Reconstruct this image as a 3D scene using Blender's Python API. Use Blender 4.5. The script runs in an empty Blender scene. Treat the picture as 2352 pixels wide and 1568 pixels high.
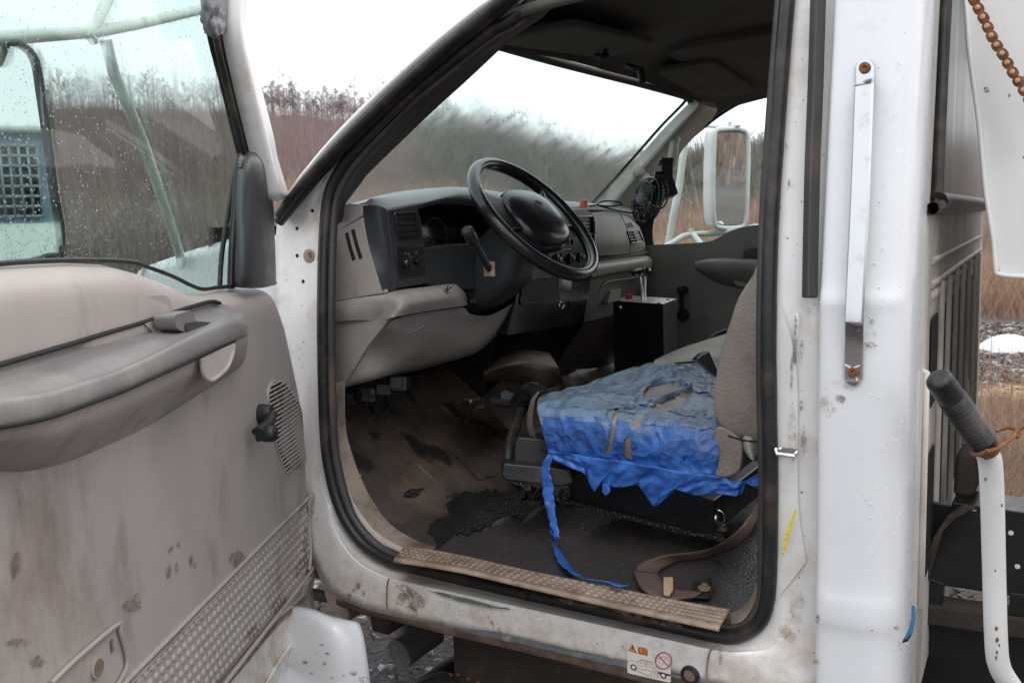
import bpy, bmesh, math, random
from mathutils import Vector, Matrix, noise
random.seed(7)
sc = bpy.context.scene
COL = sc.collection
V = Vector
R = math.radians
# ------------------------------------------------------------------ camera
CAM = V((-.4807, 2.4151, 1.4608)); yw, pt, rl = R(57.559), R(7.2824), R(-1.7894); F = 2131.28
fw = V((math.cos(pt)*math.cos(yw), -math.cos(pt)*math.sin(yw), -math.sin(pt)))
r0 = V((-math.sin(yw), -math.cos(yw), 0)); u0 = r0.cross(fw)
rt = math.cos(rl)*r0 + math.sin(rl)*u0; up = -math.sin(rl)*r0 + math.cos(rl)*u0
cd = bpy.data.cameras.new('camera'); cam = bpy.data.objects.new('camera', cd); COL.objects.link(cam)
cam.matrix_world = Matrix(((rt.x, up.x, -fw.x, CAM.x), (rt.y, up.y, -fw.y, CAM.y), (rt.z, up.z, -fw.z, CAM.z), (0, 0, 0, 1)))
cd.sensor_width = 36; cd.lens = 36*F/2352; cd.clip_start = .02; cd.clip_end = 3000
cd.dof.use_dof = True; cd.dof.focus_distance = 1.75; cd.dof.aperture_fstop = 11
sc.camera = cam
# measured directions: a pixel of the photograph seen on a real plane of the truck
def ray(u, v): return fw + rt*((u-1176)/F) - up*((v-784)/F)
def pl(u, v, p, n, off=0):
    n = n.normalized(); d = ray(u, v); t = ((p + n*off - CAM).dot(n))/d.dot(n); return CAM + d*t
def X(u, v, c): return pl(u, v, V((c, 0, 0)), V((1, 0, 0)))
def Y(u, v, c): return pl(u, v, V((0, c, 0)), V((0, 1, 0)))
def Z(u, v, c): return pl(u, v, V((0, 0, c)), V((0, 0, 1)))
def K(u, v, d): return CAM + ray(u, v)*d
def S(u, v, off=0):   # cab side skin: upright below the belt, leaning inwards above it
    q = Y(u, v, .985+off)
    if q.z > 1.28: q = pl(u, v, V((0, .985+off, 1.28)), V((0, 1, .15)))
    return q
DH = V((1.0, .95, 0)); th = R(62.2)
DD = V((-math.cos(th), math.sin(th), 0)); DN = V((-math.sin(th), -math.cos(th), 0))
def D(u, v, n=0): return pl(u, v, DH, DN, n)
def dsz(q): return ((q-DH).dot(DD), q.z)
def DL(s, z, n=0): return DH + DD*s + DN*n + V((0, 0, z))
# ------------------------------------------------------------------ materials
MAT = {}
def mat(name, col, rough=.5, metal=0, bump=0, bscale=60, dirt=None, dscale=6, dth=(.52, .7), var=.12, vscale=9, spec=.5,
        coat=0, speck=None, stretch=(1, 1, 1), dirt2=None, btype='noise', bdist=.004, zmud=None, emis=None):
    m = bpy.data.materials.new(name); m.use_nodes = True; nt = m.node_tree; N = nt.nodes; L = nt.links
    b = N['Principled BSDF']; b.inputs['Roughness'].default_value = rough; b.inputs['Metallic'].default_value = metal
    b.inputs['Specular IOR Level'].default_value = spec; b.inputs['Coat Weight'].default_value = coat; b.inputs['Coat Roughness'].default_value = .12
    tc = N.new('ShaderNodeTexCoord'); mp = N.new('ShaderNodeMapping'); L.new(tc.outputs['Object'], mp.inputs[0]); mp.inputs['Scale'].default_value = stretch
    P = mp.outputs[0]
    def ns(scale, det=5, ro=.6, vec=P):
        n = N.new('ShaderNodeTexNoise'); n.inputs['Scale'].default_value = scale; n.inputs['Detail'].default_value = det; n.inputs['Roughness'].default_value = ro
        L.new(vec, n.inputs['Vector']); return n.outputs['Fac']
    def ramp(f, a, c):
        r = N.new('ShaderNodeMapRange'); r.inputs[1].default_value = a; r.inputs[2].default_value = c; L.new(f, r.inputs[0]); return r.outputs[0]
    def mix(f, a, c):
        x = N.new('ShaderNodeMix'); x.data_type = 'RGBA'
        for i, q in ((0, f), (6, a), (7, c)):
            if hasattr(q, 'links') or hasattr(q, 'is_linked'): L.new(q, x.inputs[i])
            else: x.inputs[i].default_value = q if i == 0 else (*q, 1)
        return x.outputs[2]
    c1 = tuple(x*(1-var) for x in col); c2 = tuple(min(1, x*(1+var)) for x in col)
    c = mix(ramp(ns(vscale), .3, .7), c1, c2)
    rg = ns(vscale*2.3)
    if dirt:
        f = ramp(ns(dscale, 8, .68), *dth); c = mix(f, c, dirt)
    if dirt2:
        dc, dsc, a, bb = dirt2
        f = ramp(ns(dsc, 8, .7), a, bb); c = mix(f, c, dc)
    if speck:
        scol, ssc, a, bb = speck
        f = ramp(ns(ssc, 3, .5), a, bb); c = mix(f, c, scol)
    if zmud:   # mud thrown up on the lowest panels
        zc, z0, z1, msc = zmud
        sp = N.new('ShaderNodeSeparateXYZ'); L.new(tc.outputs['Object'], sp.inputs[0])
        g = ramp(sp.outputs['Z'], z1, z0); mm = N.new('ShaderNodeMath'); mm.operation = 'MULTIPLY'
        L.new(g, mm.inputs[0]); L.new(ramp(ns(msc, 9, .75), .42, .66), mm.inputs[1]); c = mix(mm.outputs[0], c, zc)
    L.new(c, b.inputs['Base Color'])
    r = N.new('ShaderNodeMapRange'); r.inputs[3].default_value = max(.02, rough-.1); r.inputs[4].default_value = min(1, rough+.12); L.new(rg, r.inputs[0]); L.new(r.outputs[0], b.inputs['Roughness'])
    if bump:
        if btype == 'voronoi':
            t = N.new('ShaderNodeTexVoronoi'); t.inputs['Scale'].default_value = bscale; L.new(P, t.inputs['Vector']); h = t.outputs['Distance']
        elif btype == 'ridge':
            a = ns(bscale, 4, .5); q = N.new('ShaderNodeMath'); q.operation = 'SUBTRACT'; L.new(a, q.inputs[0]); q.inputs[1].default_value = .5
            w = N.new('ShaderNodeMath'); w.operation = 'ABSOLUTE'; L.new(q.outputs[0], w.inputs[0]); h = w.outputs[0]
        elif btype == 'crumple':
            hs = []
            for sc_, o_ in ((bscale, 0), (bscale*2.3, 3)):
                wv = N.new('ShaderNodeVectorMath'); wv.operation = 'ADD'; nn = N.new('ShaderNodeTexNoise'); nn.inputs['Scale'].default_value = sc_*.6; L.new(P, nn.inputs['Vector'])
                sv = N.new('ShaderNodeVectorMath'); sv.operation = 'SCALE'; sv.inputs['Scale'].default_value = .6/sc_; L.new(nn.outputs['Color'], sv.inputs[0]); L.new(P, wv.inputs[0]); L.new(sv.outputs[0], wv.inputs[1])
                t = N.new('ShaderNodeTexVoronoi'); t.inputs['Scale'].default_value = sc_; t.inputs['Randomness'].default_value = 1; L.new(wv.outputs[0], t.inputs['Vector']); hs.append(t.outputs['Distance'])
            w = N.new('ShaderNodeMath'); w.operation = 'MULTIPLY_ADD'; L.new(hs[1], w.inputs[0]); w.inputs[1].default_value = .35; L.new(hs[0], w.inputs[2]); h = w.outputs[0]
        else: h = ns(bscale, 4, .55)
        bp = N.new('ShaderNodeBump'); bp.inputs['Strength'].default_value = bump; bp.inputs['Distance'].default_value = bdist; L.new(h, bp.inputs['Height']); L.new(bp.outputs[0], b.inputs['Normal'])
    if emis: b.inputs['Emission Color'].default_value = (*col, 1); b.inputs['Emission Strength'].default_value = emis
    MAT[name] = m; return m
MUD = (.23, .155, .10)
mat('white_paint', (.80, .80, .82), .28, bump=.05, bscale=7, dirt=(.55, .45, .36), dscale=5, dth=(.60, .82), var=.02, coat=.5, speck=((.30, .24, .20), 75, .775, .80))
mat('white_jamb', (.78, .76, .74), .32, dirt=(.50, .38, .28), dscale=7, dth=(.52, .80), var=.04, coat=.3, speck=((.25, .16, .10), 110, .70, .74), zmud=((.52, .41, .31), .66, .80, 30))
mat('rear_paint', (.64, .61, .57), .5, dirt=(.30, .24, .19), dscale=7, dth=(.42, .74), var=.06, stretch=(1, 1, .3), spec=.2)
mat('old_white', (.76, .75, .73), .4, dirt=(.55, .5, .45), dscale=9, dth=(.6, .8), speck=((.28, .12, .06), 38, .70, .74), var=.03)
mat('rubber', (.014, .0135, .014), .42, bump=.15, bscale=90, dirt=(.10, .07, .055), dscale=14, dth=(.5, .8))
mat('rubber_soft', (.05, .046, .046), .5, dirt=(.13, .09, .07), dscale=9, dth=(.5, .8), bump=.1, bscale=80)
mat('black_plastic', (.018, .018, .020), .38, bump=.12, bscale=420, bdist=.0006)
mat('satin_black', (.014, .014, .016), .24, dirt=(.03, .03, .03), dscale=12, dth=(.55, .8), coat=.2)
mat('flat_black', (.010, .010, .010), .7)
mat('dash_dark', (.040, .043, .047), .42, bump=.25, bscale=500, bdist=.0006)
mat('dash_gray', (.27, .26, .24), .45, bump=.3, bscale=520, bdist=.0006, dirt=(.13, .105, .085), dscale=5, dth=(.5, .8), var=.05)
mat('dash_top', (.20, .215, .215), .40, bump=.2, bscale=500, bdist=.0006)
mat('knee_gray', (.34, .31, .29), .5, bump=.3, bscale=520, bdist=.0006, dirt=(.10, .075, .06), dscale=4, dth=(.5, .78), var=.06)
mat('trim_taupe', (.42, .375, .355), .5, bump=.35, bscale=480, bdist=.0007, dirt=(.15, .105, .075), dscale=5, dth=(.53, .80), var=.08, vscale=6, dirt2=((.10, .075, .06), 9, .69, .80), stretch=(1, 1, .45), speck=((.41, .365, .34), 34, .58, .78))
mat('trim_scuffed', (.39, .345, .325), .5, bump=.35, bscale=480, bdist=.0007, dirt=(.15, .105, .075), dscale=7, dth=(.50, .76), var=.08, vscale=6)
mat('arm_gray', (.185, .172, .170), .40, bump=.35, bscale=300, bdist=.0008, dirt=(.30, .28, .24), dscale=6, dth=(.48, .75), var=.1)
mat('liner', (.115, .107, .095), .85, bump=.3, bscale=300, bdist=.0006, dirt=(.07, .06, .05), dscale=4)
mat('pillar_gray', (.55, .52, .46), .5, bump=.2, bscale=400, bdist=.0005, dirt=(.25, .2, .15), dscale=7, dth=(.58, .8))
mat('inner_dark', (.05, .042, .038), .6)
mat('leather', (.31, .26, .23), .42, bump=.5, bscale=150, btype='voronoi', bdist=.0016, dirt=(.15, .11, .09), dscale=5, dth=(.5, .78))
mat('leather_pale', (.42, .39, .34), .45, bump=.4, bscale=150, btype='voronoi', bdist=.0012, dirt=(.28, .23, .19), dscale=5, dth=(.5, .78))
mat('vinyl_floor', (.062, .056, .056), .26, bump=.55, bscale=190, btype='voronoi', bdist=.0012, dirt=(.10, .066, .050), dscale=4, dth=(.52, .8))
mat('vinyl_dirty', (.070, .054, .046), .62, bump=.6, bscale=190, btype='voronoi', bdist=.002, dirt=(.15, .105, .08), dscale=5, dth=(.44, .60), dirt2=((.17, .080, .038), 3.2, .58, .74), speck=((.025, .02, .018), 9, .56, .64))
mat('wet_dark', (.017, .019, .019), .20, bump=1, bscale=150, btype='voronoi', bdist=.003, var=.4, vscale=12, dirt=(.028, .027, .026), dscale=14, dth=(.5, .7))
mat('scuff', (.36, .27, .205), .5, dirt=(.20, .135, .095), dscale=14, dth=(.40, .64), bump=.3, bscale=80, dirt2=((.09, .065, .05), 25, .56, .72))
mat('kick_beige', (.30, .245, .20), .6, dirt=(.12, .085, .06), dscale=11, dth=(.42, .64), bump=.4, bscale=60)
mat('chrome', (.78, .78, .78), .14, 1)
mat('satin_steel', (.72, .72, .72), .30, 1, dirt=(.4, .33, .27), dscale=18, dth=(.6, .8), bump=.05, bscale=30)
mat('polished', (.60, .60, .61), .24, 1, dirt=(.42, .38, .34), dscale=30, dth=(.56, .8), bump=.03, bscale=25, var=.02)
mat('white_plastic', (.84, .84, .84), .25, coat=.4, dirt=(.6, .55, .5), dscale=20, dth=(.62, .8), var=.02)
mat('rust', (.17, .07, .03), .8, .2, bump=.6, bscale=160, dirt=(.33, .15, .06), dscale=60, dth=(.45, .65))
mat('rust_pin', (.50, .28, .16), .6, .3, dirt=(.7, .55, .42), dscale=90)
mat('rust_pad', (.20, .13, .095), .85, bump=.5, bscale=70, dirt=(.36, .27, .21), dscale=14, dth=(.45, .65), dirt2=((.05, .035, .03), 18, .6, .7))
mat('frame_brown', (.035, .026, .021), .8, bump=.6, bscale=40, dirt=(.085, .055, .04), dscale=9)
mat('black_paint', (.010, .010, .011), .34, dirt=(.03, .026, .022), dscale=6, dth=(.5, .7), bump=.08, bscale=20)
mat('grey_shoe', (.13, .12, .11), .6, dirt=(.22, .19, .17), dscale=20)
mat('webbing', (.125, .082, .066), .6, bump=.8, bscale=420, bdist=.0008, dirt=(.20, .14, .11), dscale=8, stretch=(1, 1, 1))
mat('label_white', (.72, .70, .66), .4, var=.03, dirt=(.55, .48, .4), dscale=30, dth=(.6, .8))
mat('label_cream', (.74, .68, .62), .4, var=.02)
mat('label_grey', (.34, .35, .34), .5, var=.05)
mat('ink', (.02, .02, .02), .5); mat('ink_grey', (.22, .22, .22), .5); mat('ink_green', (.03, .10, .06), .5)
mat('orange', (.85, .22, .03), .45); mat('red_ink', (.45, .02, .04), .45); mat('yellow_tag', (.78, .60, .08), .5, dirt=(.5, .40, .10), dscale=240, dth=(.5, .6))
mat('red_plastic', (.45, .012, .012), .3); mat('orange_plastic', (.85, .22, .07), .35)
mat('gauge', (.012, .010, .010), .2, coat=.3); mat('red_needle', (.5, .02, .01), .5); mat('tick', (.20, .20, .20), .5)
mat('duct_tape', (.17, .16, .175), .42, bump=.6, bscale=45, btype='ridge', bdist=.006, dirt=(.26, .25, .26), dscale=20)
mat('mirror', (.86, .88, .88), .015, 1, var=0); _b = MAT['mirror'].node_tree.nodes['Principled BSDF'].inputs['Roughness']; MAT['mirror'].node_tree.links.remove(_b.links[0]); _b.default_value = .01
mat('decal_blue', (.05, .18, .32), .3); mat('primer', (.12, .145, .145), .45, dirt=(.3, .32, .32), dscale=30)
mat('tube_white', (.62, .66, .62), .35, dirt=(.4, .34, .28), dscale=20, dth=(.6, .75))
mat('wood_plug', (.55, .38, .22), .7, bump=.5, bscale=160)
mat('bark', (.135, .10, .09), .9, dirt=(.20, .155, .145), dscale=3)
mat('pine_green', (.035, .055, .03), .9)
mat('shed_blue', (.16, .26, .34), .5, dirt=(.25, .33, .38), dscale=1.5); mat('shed_dark', (.015, .02, .025), .4); mat('shed_pale', (.62, .70, .66), .6)
mat('drum_blue', (.03, .20, .42), .4)
mat('snow', (.8, .8, .8), .6); mat('straw', (.50, .37, .19), .95, bump=.8, bscale=14, bdist=.05, dirt=(.36, .25, .12), dscale=3)
mat('knob_wood', (.03, .012, .010), .25, coat=.5)

mat('paint_bead', (.80, .80, .82), .04, coat=1, var=0)
def blue_tape():
    m = mat('blue_tape', (.045, .155, .50), .38, bump=.8, bscale=24, btype='crumple', bdist=.014, var=.25, vscale=16)
    nt = m.node_tree; N = nt.nodes; L = nt.links; b = N['Principled BSDF']
    src = b.inputs['Base Color'].links[0].from_socket
    g = N.new('ShaderNodeNewGeometry'); sp = N.new('ShaderNodeSeparateXYZ'); L.new(g.outputs['Position'], sp.inputs[0])
    n = N.new('ShaderNodeTexNoise'); n.inputs['Scale'].default_value = 11; n.inputs['Detail'].default_value = 7; L.new(g.outputs['Position'], n.inputs['Vector'])
    a = N.new('ShaderNodeMath'); a.operation = 'MULTIPLY_ADD'; L.new(n.outputs['Fac'], a.inputs[0]); a.inputs[1].default_value = .11; L.new(sp.outputs['Z'], a.inputs[2])
    r = N.new('ShaderNodeMapRange'); r.inputs[1].default_value = 1.075; r.inputs[2].default_value = 1.105; L.new(a.outputs[0], r.inputs[0])
    x = N.new('ShaderNodeMix'); x.data_type = 'RGBA'; L.new(r.outputs[0], x.inputs[0]); L.new(src, x.inputs[6]); x.inputs[7].default_value = (.17, .235, .32, 1)   # the sat-on top is rubbed grey
    L.new(x.outputs[2], b.inputs['Base Color'])
blue_tape()
mat('blue_tape_strip', (.04, .145, .50), .36, bump=.4, bscale=30, btype='crumple', bdist=.01, var=.35, vscale=24)

def glass(name, tint, streak, sscale, stretch, gloss=1.0, haze=.0, rgh=.2, bst=.3, ior=1.01):
    m = bpy.data.materials.new(name); m.use_nodes = True; nt = m.node_tree; N = nt.nodes; L = nt.links; N.remove(N['Principled BSDF']); out = N['Material Output']
    tc = N.new('ShaderNodeTexCoord'); mp = N.new('ShaderNodeMapping'); mp.inputs['Scale'].default_value = stretch; L.new(tc.outputs['Object'], mp.inputs[0])
    n = N.new('ShaderNodeTexNoise'); n.inputs['Scale'].default_value = sscale; n.inputs['Detail'].default_value = 4; L.new(mp.outputs[0], n.inputs['Vector'])
    tr = N.new('ShaderNodeBsdfTransparent'); tr.inputs[0].default_value = (*tint, 1)
    rf = N.new('ShaderNodeBsdfRefraction'); rf.inputs['Color'].default_value = (*[min(1, t*1.02) for t in tint], 1); rf.inputs['Roughness'].default_value = rgh; rf.inputs['IOR'].default_value = ior
    bp = N.new('ShaderNodeBump'); bp.inputs['Strength'].default_value = bst; bp.inputs['Distance'].default_value = .003; L.new(n.outputs['Fac'], bp.inputs['Height']); L.new(bp.outputs[0], rf.inputs['Normal'])
    r = N.new('ShaderNodeMapRange'); r.inputs[1].default_value = streak[0]; r.inputs[2].default_value = streak[1]; r.inputs[3].default_value = streak[2]; r.inputs[4].default_value = streak[3]
    n2 = N.new('ShaderNodeTexNoise'); n2.inputs['Scale'].default_value = sscale*.5; n2.inputs['Detail'].default_value = 5; L.new(mp.outputs[0], n2.inputs['Vector']); L.new(n2.outputs['Fac'], r.inputs[0])
    m1 = N.new('ShaderNodeMixShader'); L.new(r.outputs[0], m1.inputs[0]); L.new(tr.outputs[0], m1.inputs[1]); L.new(rf.outputs[0], m1.inputs[2])
    sh = m1
    if haze:
        df = N.new('ShaderNodeBsdfTranslucent'); df.inputs[0].default_value = (.75, .8, .8, 1); m3 = N.new('ShaderNodeMixShader'); m3.inputs[0].default_value = haze
        L.new(sh.outputs[0], m3.inputs[1]); L.new(df.outputs[0], m3.inputs[2]); sh = m3
    gl = N.new('ShaderNodeBsdfGlossy'); gl.inputs['Roughness'].default_value = .02
    lw = N.new('ShaderNodeLayerWeight'); lw.inputs[0].default_value = .5; fr = N.new('ShaderNodeMath'); fr.operation = 'POWER'; L.new(lw.outputs['Facing'], fr.inputs[0]); fr.inputs[1].default_value = 5
    k = N.new('ShaderNodeMath'); k.operation = 'MULTIPLY_ADD'; L.new(fr.outputs[0], k.inputs[0]); k.inputs[1].default_value = .8; k.inputs[2].default_value = .06*gloss
    m2 = N.new('ShaderNodeMixShader'); L.new(k.outputs[0], m2.inputs[0]); L.new(sh.outputs[0], m2.inputs[1]); L.new(gl.outputs[0], m2.inputs[2]); L.new(m2.outputs[0], out.inputs['Surface'])
    MAT[name] = m
glass('door_glass', (.60, .73, .68), (.40, .68, .05, .8), 80, (1, 1, .14), gloss=.6, rgh=.38, bst=1.0, ior=1.012)
glass('screen_glass', (.73, .83, .81), (.34, .66, .2, .85), 50, (.6, .6, .6), gloss=.5, haze=.03, rgh=.5, bst=.0, ior=1.007)
glass('side_glass', (.90, .95, .94), (.58, .74, .0, .6), 90, (1, 1, .6), rgh=.2, bst=.3)
mat('rear_glass', (.12, .145, .13), .30, spec=.35, dirt=(.27, .31, .285), dscale=22, dth=(.42, .66), stretch=(1, 1, .05))  # pale upright streaks put the pane's reflections into its colour

def water_drop():
    m = bpy.data.materials.new('water'); m.use_nodes = True; b = m.node_tree.nodes['Principled BSDF']
    b.inputs['Base Color'].default_value = (.9, .93, .95, 1); b.inputs['Roughness'].default_value = .05; b.inputs['Transmission Weight'].default_value = .85; b.inputs['IOR'].default_value = 1.33
    MAT['water'] = m
water_drop()
# ------------------------------------------------------------------ mesh helpers
def link(name, me, m, parent, smooth=True):
    o = bpy.data.objects.new(name, me); COL.objects.link(o)
    for q in (m if isinstance(m, (list, tuple)) else [m]): me.materials.append(MAT[q])
    if smooth:
        for p in me.polygons: p.use_smooth = True
    if parent: o.parent = parent
    return o
def mk(name, vs, fs, m, parent=None, smooth=True, midx=None):
    me = bpy.data.meshes.new(name); me.from_pydata([tuple(v) for v in vs], [], fs); me.update()
    bm = bmesh.new(); bm.from_mesh(me); bmesh.ops.recalc_face_normals(bm, faces=bm.faces[:])
    for ed in (bm.edges if smooth else ()):
        if len(ed.link_faces) == 2 and ed.calc_face_angle(0) > .85: ed.smooth = False
    bm.to_mesh(me); bm.free()
    o = link(name, me, m, parent, smooth)
    if midx:
        for p, i in zip(me.polygons, midx): p.material_index = i
    return o
def bevel(o, w, seg=3, ang=30):
    b = o.modifiers.new('bevel', 'BEVEL'); b.width = w; b.segments = seg; b.limit_method = 'ANGLE'; b.angle_limit = R(ang); b.harden_normals = True; return o
def solid(o, t, off=0):
    s = o.modifiers.new('solid', 'SOLIDIFY'); s.thickness = t; s.offset = off; return o
def cr(p0, p1, p2, p3, t):
    return .5*((2*p1) + (p2-p0)*t + (2*p0-5*p1+4*p2-p3)*t*t + (3*p1-p0-3*p2+p3)*t*t*t)
def spl(P, k, closed=False):
    n = len(P); out = []
    if n < 3 and not closed: return [P[0].lerp(P[-1], i/k) for i in range(k+1)]
    for i in range(n if closed else n-1):
        if closed: a, b, c, d = P[(i-1) % n], P[i], P[(i+1) % n], P[(i+2) % n]
        else:
            b, c = P[i], P[i+1]; a = P[i-1] if i else b*2-c; d = P[i+2] if i+2 < n else c*2-b
        for j in range(k): out.append(cr(a, b, c, d, j/k))
    if not closed: out.append(P[-1].copy())
    return out
def grid(name, rows, m, parent=None, disp=None, keep=None, midx=None, smooth=True):
    nr, nc = len(rows), len(rows[0]); vs = [p for r in rows for p in r]
    if disp: vs = [disp(p, i//nc/(nr-1), (i % nc)/(nc-1)) for i, p in enumerate(vs)]
    fs = []
    for i in range(nr-1):
        for j in range(nc-1):
            if keep and not keep((i+.5)/(nr-1), (j+.5)/(nc-1), (vs[i*nc+j]+vs[(i+1)*nc+j+1])/2): continue
            fs.append((i*nc+j, i*nc+j+1, (i+1)*nc+j+1, (i+1)*nc+j))
    return mk(name, vs, fs, m, parent, smooth)
def patch(name, rows, m, parent=None, a=6, b=6, **kw):   # rows of control points, smoothed both ways
    R1 = [spl(r, b) for r in rows]; cols = [spl([r[j] for r in R1], a) for j in range(len(R1[0]))]
    return grid(name, [[c[i] for c in cols] for i in range(len(cols[0]))], m, parent, **kw)
def frames(P, closed=False):
    T = []
    n = len(P)
    for i in range(n):
        a = P[(i-1) % n] if closed or i else P[0]; c = P[(i+1) % n] if closed or i < n-1 else P[-1]
        T.append((c-a).normalized())
    return T
def tube_data(P, r, seg=10, closed=False, flat=1., nrm=None, caps=True):
    T = frames(P, closed); n = len(P); vs = []; fs = []
    ref = nrm or (V((0, 0, 1)) if abs(T[0].z) < .9 else V((1, 0, 0)))
    s = T[0].cross(ref).normalized(); prev = s
    for i in range(n):
        if nrm: s = T[i].cross(nrm).normalized()
        else: s = (prev - T[i]*prev.dot(T[i])).normalized()
        prev = s; q = s.cross(T[i]).normalized(); rr = r[i] if isinstance(r, list) else r
        for k in range(seg):
            a = 2*math.pi*k/seg; vs.append(P[i] + s*(math.cos(a)*rr) + q*(math.sin(a)*rr*flat))
    for i in range(n if closed else n-1):
        j = (i+1) % n
        for k in range(seg): fs.append((i*seg+k, i*seg+(k+1) % seg, j*seg+(k+1) % seg, j*seg+k))
    if caps and not closed: fs.append(tuple(range(seg))); fs.append(tuple((n-1)*seg+k for k in range(seg)))
    return vs, fs
class MB:
    def __init__(s): s.v = []; s.f = []; s.mi = []
    def add(s, vs, fs, mi=0):
        o = len(s.v); s.v += list(vs); s.f += [tuple(i+o for i in f) for f in fs]; s.mi += [mi]*len(fs); return s
    def tube(s, P, r, seg=8, mi=0, **kw): return s.add(*tube_data(P, r, seg, **kw), mi)
    def box(s, c, ax, ay, az, mi=0):   # centre and three half axes
        vs = [c+ax*i+ay*j+az*k for i in (-1, 1) for j in (-1, 1) for k in (-1, 1)]
        return s.add(vs, [(0, 1, 3, 2), (4, 6, 7, 5), (0, 4, 5, 1), (2, 3, 7, 6), (0, 2, 6, 4), (1, 5, 7, 3)], mi)
    def prism(s, P, e, mi=0):
        n = len(P); return s.add(list(P)+[p+e for p in P], [tuple(range(n)), tuple(range(2*n-1, n-1, -1))]+[(i, (i+1) % n, (i+1) % n+n, i+n) for i in range(n)], mi)
    def lathe(s, c, ax, prof, seg=20, mi=0):   # profile of (radius, height along the axis)
        ax = ax.normalized(); t = V((0, 0, 1)) if abs(ax.z) < .9 else V((1, 0, 0)); a = ax.cross(t).normalized(); b = ax.cross(a)
        vs = [c+ax*h+(a*math.cos(2*math.pi*k/seg)+b*math.sin(2*math.pi*k/seg))*r for r, h in prof for k in range(seg)]
        fs = [(i*seg+k, i*seg+(k+1) % seg, (i+1)*seg+(k+1) % seg, (i+1)*seg+k) for i in range(len(prof)-1) for k in range(seg)]
        fs += [tuple(range(seg)), tuple((len(prof)-1)*seg+k for k in range(seg))]
        return s.add(vs, fs, mi)
    def dome(s, c, n, r, h, seg=10, mi=0):
        return s.lathe(c, n, [(r, 0), (r*.86, h*.6), (r*.5, h*.92), (r*.05, h)], seg, mi)
    def build(s, name, m, parent=None, smooth=True, bv=0, seg=2):
        o = mk(name, s.v, s.f, m, parent, smooth, s.mi)
        if bv: bevel(o, bv, seg)
        return o
def tube(name, P, r, m, parent=None, k=6, seg=10, closed=False, **kw):
    return MB().tube(spl(P, k, closed), r, seg, closed=closed, **kw).build(name, m, parent)
def prism(name, P, e, m, parent=None, bv=0, seg=3, smooth=True):
    o = MB().prism(P, e).build(name, m, parent, smooth)
    if bv: bevel(o, bv, seg)
    return o
def rr(P, r, k=5):   # round the corners of a polygon
    out = []; n = len(P)
    for i in range(n):
        p = P[i]; a = P[i-1]; c = P[(i+1) % n]; da = min(r, (a-p).length*.45); dc = min(r, (c-p).length*.45)
        A = p+(a-p).normalized()*da; C = p+(c-p).normalized()*dc
        for j in range(k+1):
            t = j/k; out.append(A*(1-t)**2+p*2*t*(1-t)+C*t*t)
    return out
def ribbon(name, P, W, m, parent=None, k=8, thick=.0015):   # P points, W half-width vectors
    a = spl([p-w for p, w in zip(P, W)], k); b = spl([p+w for p, w in zip(P, W)], k); c = [(x+y)/2 for x, y in zip(a, b)]
    o = grid(name, [a, [x.lerp(y, .25) for x, y in zip(a, b)], c, [x.lerp(y, .75) for x, y in zip(a, b)], b], m, parent); return solid(o, thick)
def tag(o, label=None, cat=None, group=None, kind=None):
    for a, b in (('label', label), ('category', cat), ('group', group), ('kind', kind)):
        if b: o[a] = b
    return o
def empty(name, loc=(0, 0, 0), parent=None, **kw):
    o = bpy.data.objects.new(name, None); COL.objects.link(o); o.location = loc; o.empty_display_size = .2
    if parent: o.parent = parent
    return tag(o, **kw)
def text(name, body, p, ex, ey, m, parent, h=.01):   # real lettering laid on a surface
    cu = bpy.data.curves.new(name, 'FONT'); cu.body = body; cu.size = h; cu.extrude = .0001
    o0 = bpy.data.objects.new(name, cu); COL.objects.link(o0)
    me = bpy.data.meshes.new_from_object(o0.evaluated_get(bpy.context.evaluated_depsgraph_get())); bpy.data.objects.remove(o0)
    ex = ex.normalized(); ey = (ey-ex*ey.dot(ex)).normalized(); n = ex.cross(ey)
    for v in me.vertices: c = v.co.copy(); v.co = p+ex*c.x+ey*c.y+n*c.z
    me.update(); return link(name, me, m, parent, False)
def pxl(p):
    d = p-CAM; z = d.dot(fw); return 1176+F*d.dot(rt)/z, 784-F*d.dot(up)/z
def inpoly(u, v, P):
    c = False; n = len(P)
    for i in range(n):
        (x1, y1), (x2, y2) = P[i-1], P[i]
        if (y1 > v) != (y2 > v) and u < (x2-x1)*(v-y1)/(y2-y1)+x1: c = not c
    return c
ZV = V((0, 0, 1)); XV = V((1, 0, 0)); YV = V((0, 1, 0))
# =================================================================== TRUCK
truck = empty('work_truck', label='white work truck cab with its driver door swung open, parked on gravel', cat='truck')
# --- body side ring round the door opening
seal_px = [(1238, -8), (1175, 45), (1125, 72), (1038, 140), (950, 212), (880, 280), (813, 350), (778, 398), (755, 450), (745, 540), (741, 700), (742, 850), (747, 1000), (757, 1080), (775, 1150), (802, 1208), (842, 1256), (895, 1288), (960, 1306), (1200, 1361), (1500, 1427), (1640, 1457), (1695, 1458), (1738, 1435), (1760, 1390), (1768, 1300), (1770, 1100), (1766, 900), (1766, 700), (1772, 500), (1785, 300), (1800, 100), (1812, -40)]
outer_px = [(1165, -62), (1150, -18), (1105, 14), (1012, 88), (925, 166), (850, 236), (774, 312), (705, 388), (652, 458), (633, 545), (630, 720), (648, 870), (664, 1010), (682, 1110), (698, 1200), (716, 1278), (752, 1352), (820, 1392), (895, 1412), (1200, 1474), (1500, 1540), (1640, 1572), (1722, 1588), (1880, 1592), (1892, 1420), (1890, 1300), (1888, 1100), (1886, 900), (1888, 700), (1896, 500), (1908, 300), (1921, 100), (1931, -40)]
TT = (0, .13, .27, .37, 1)
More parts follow.
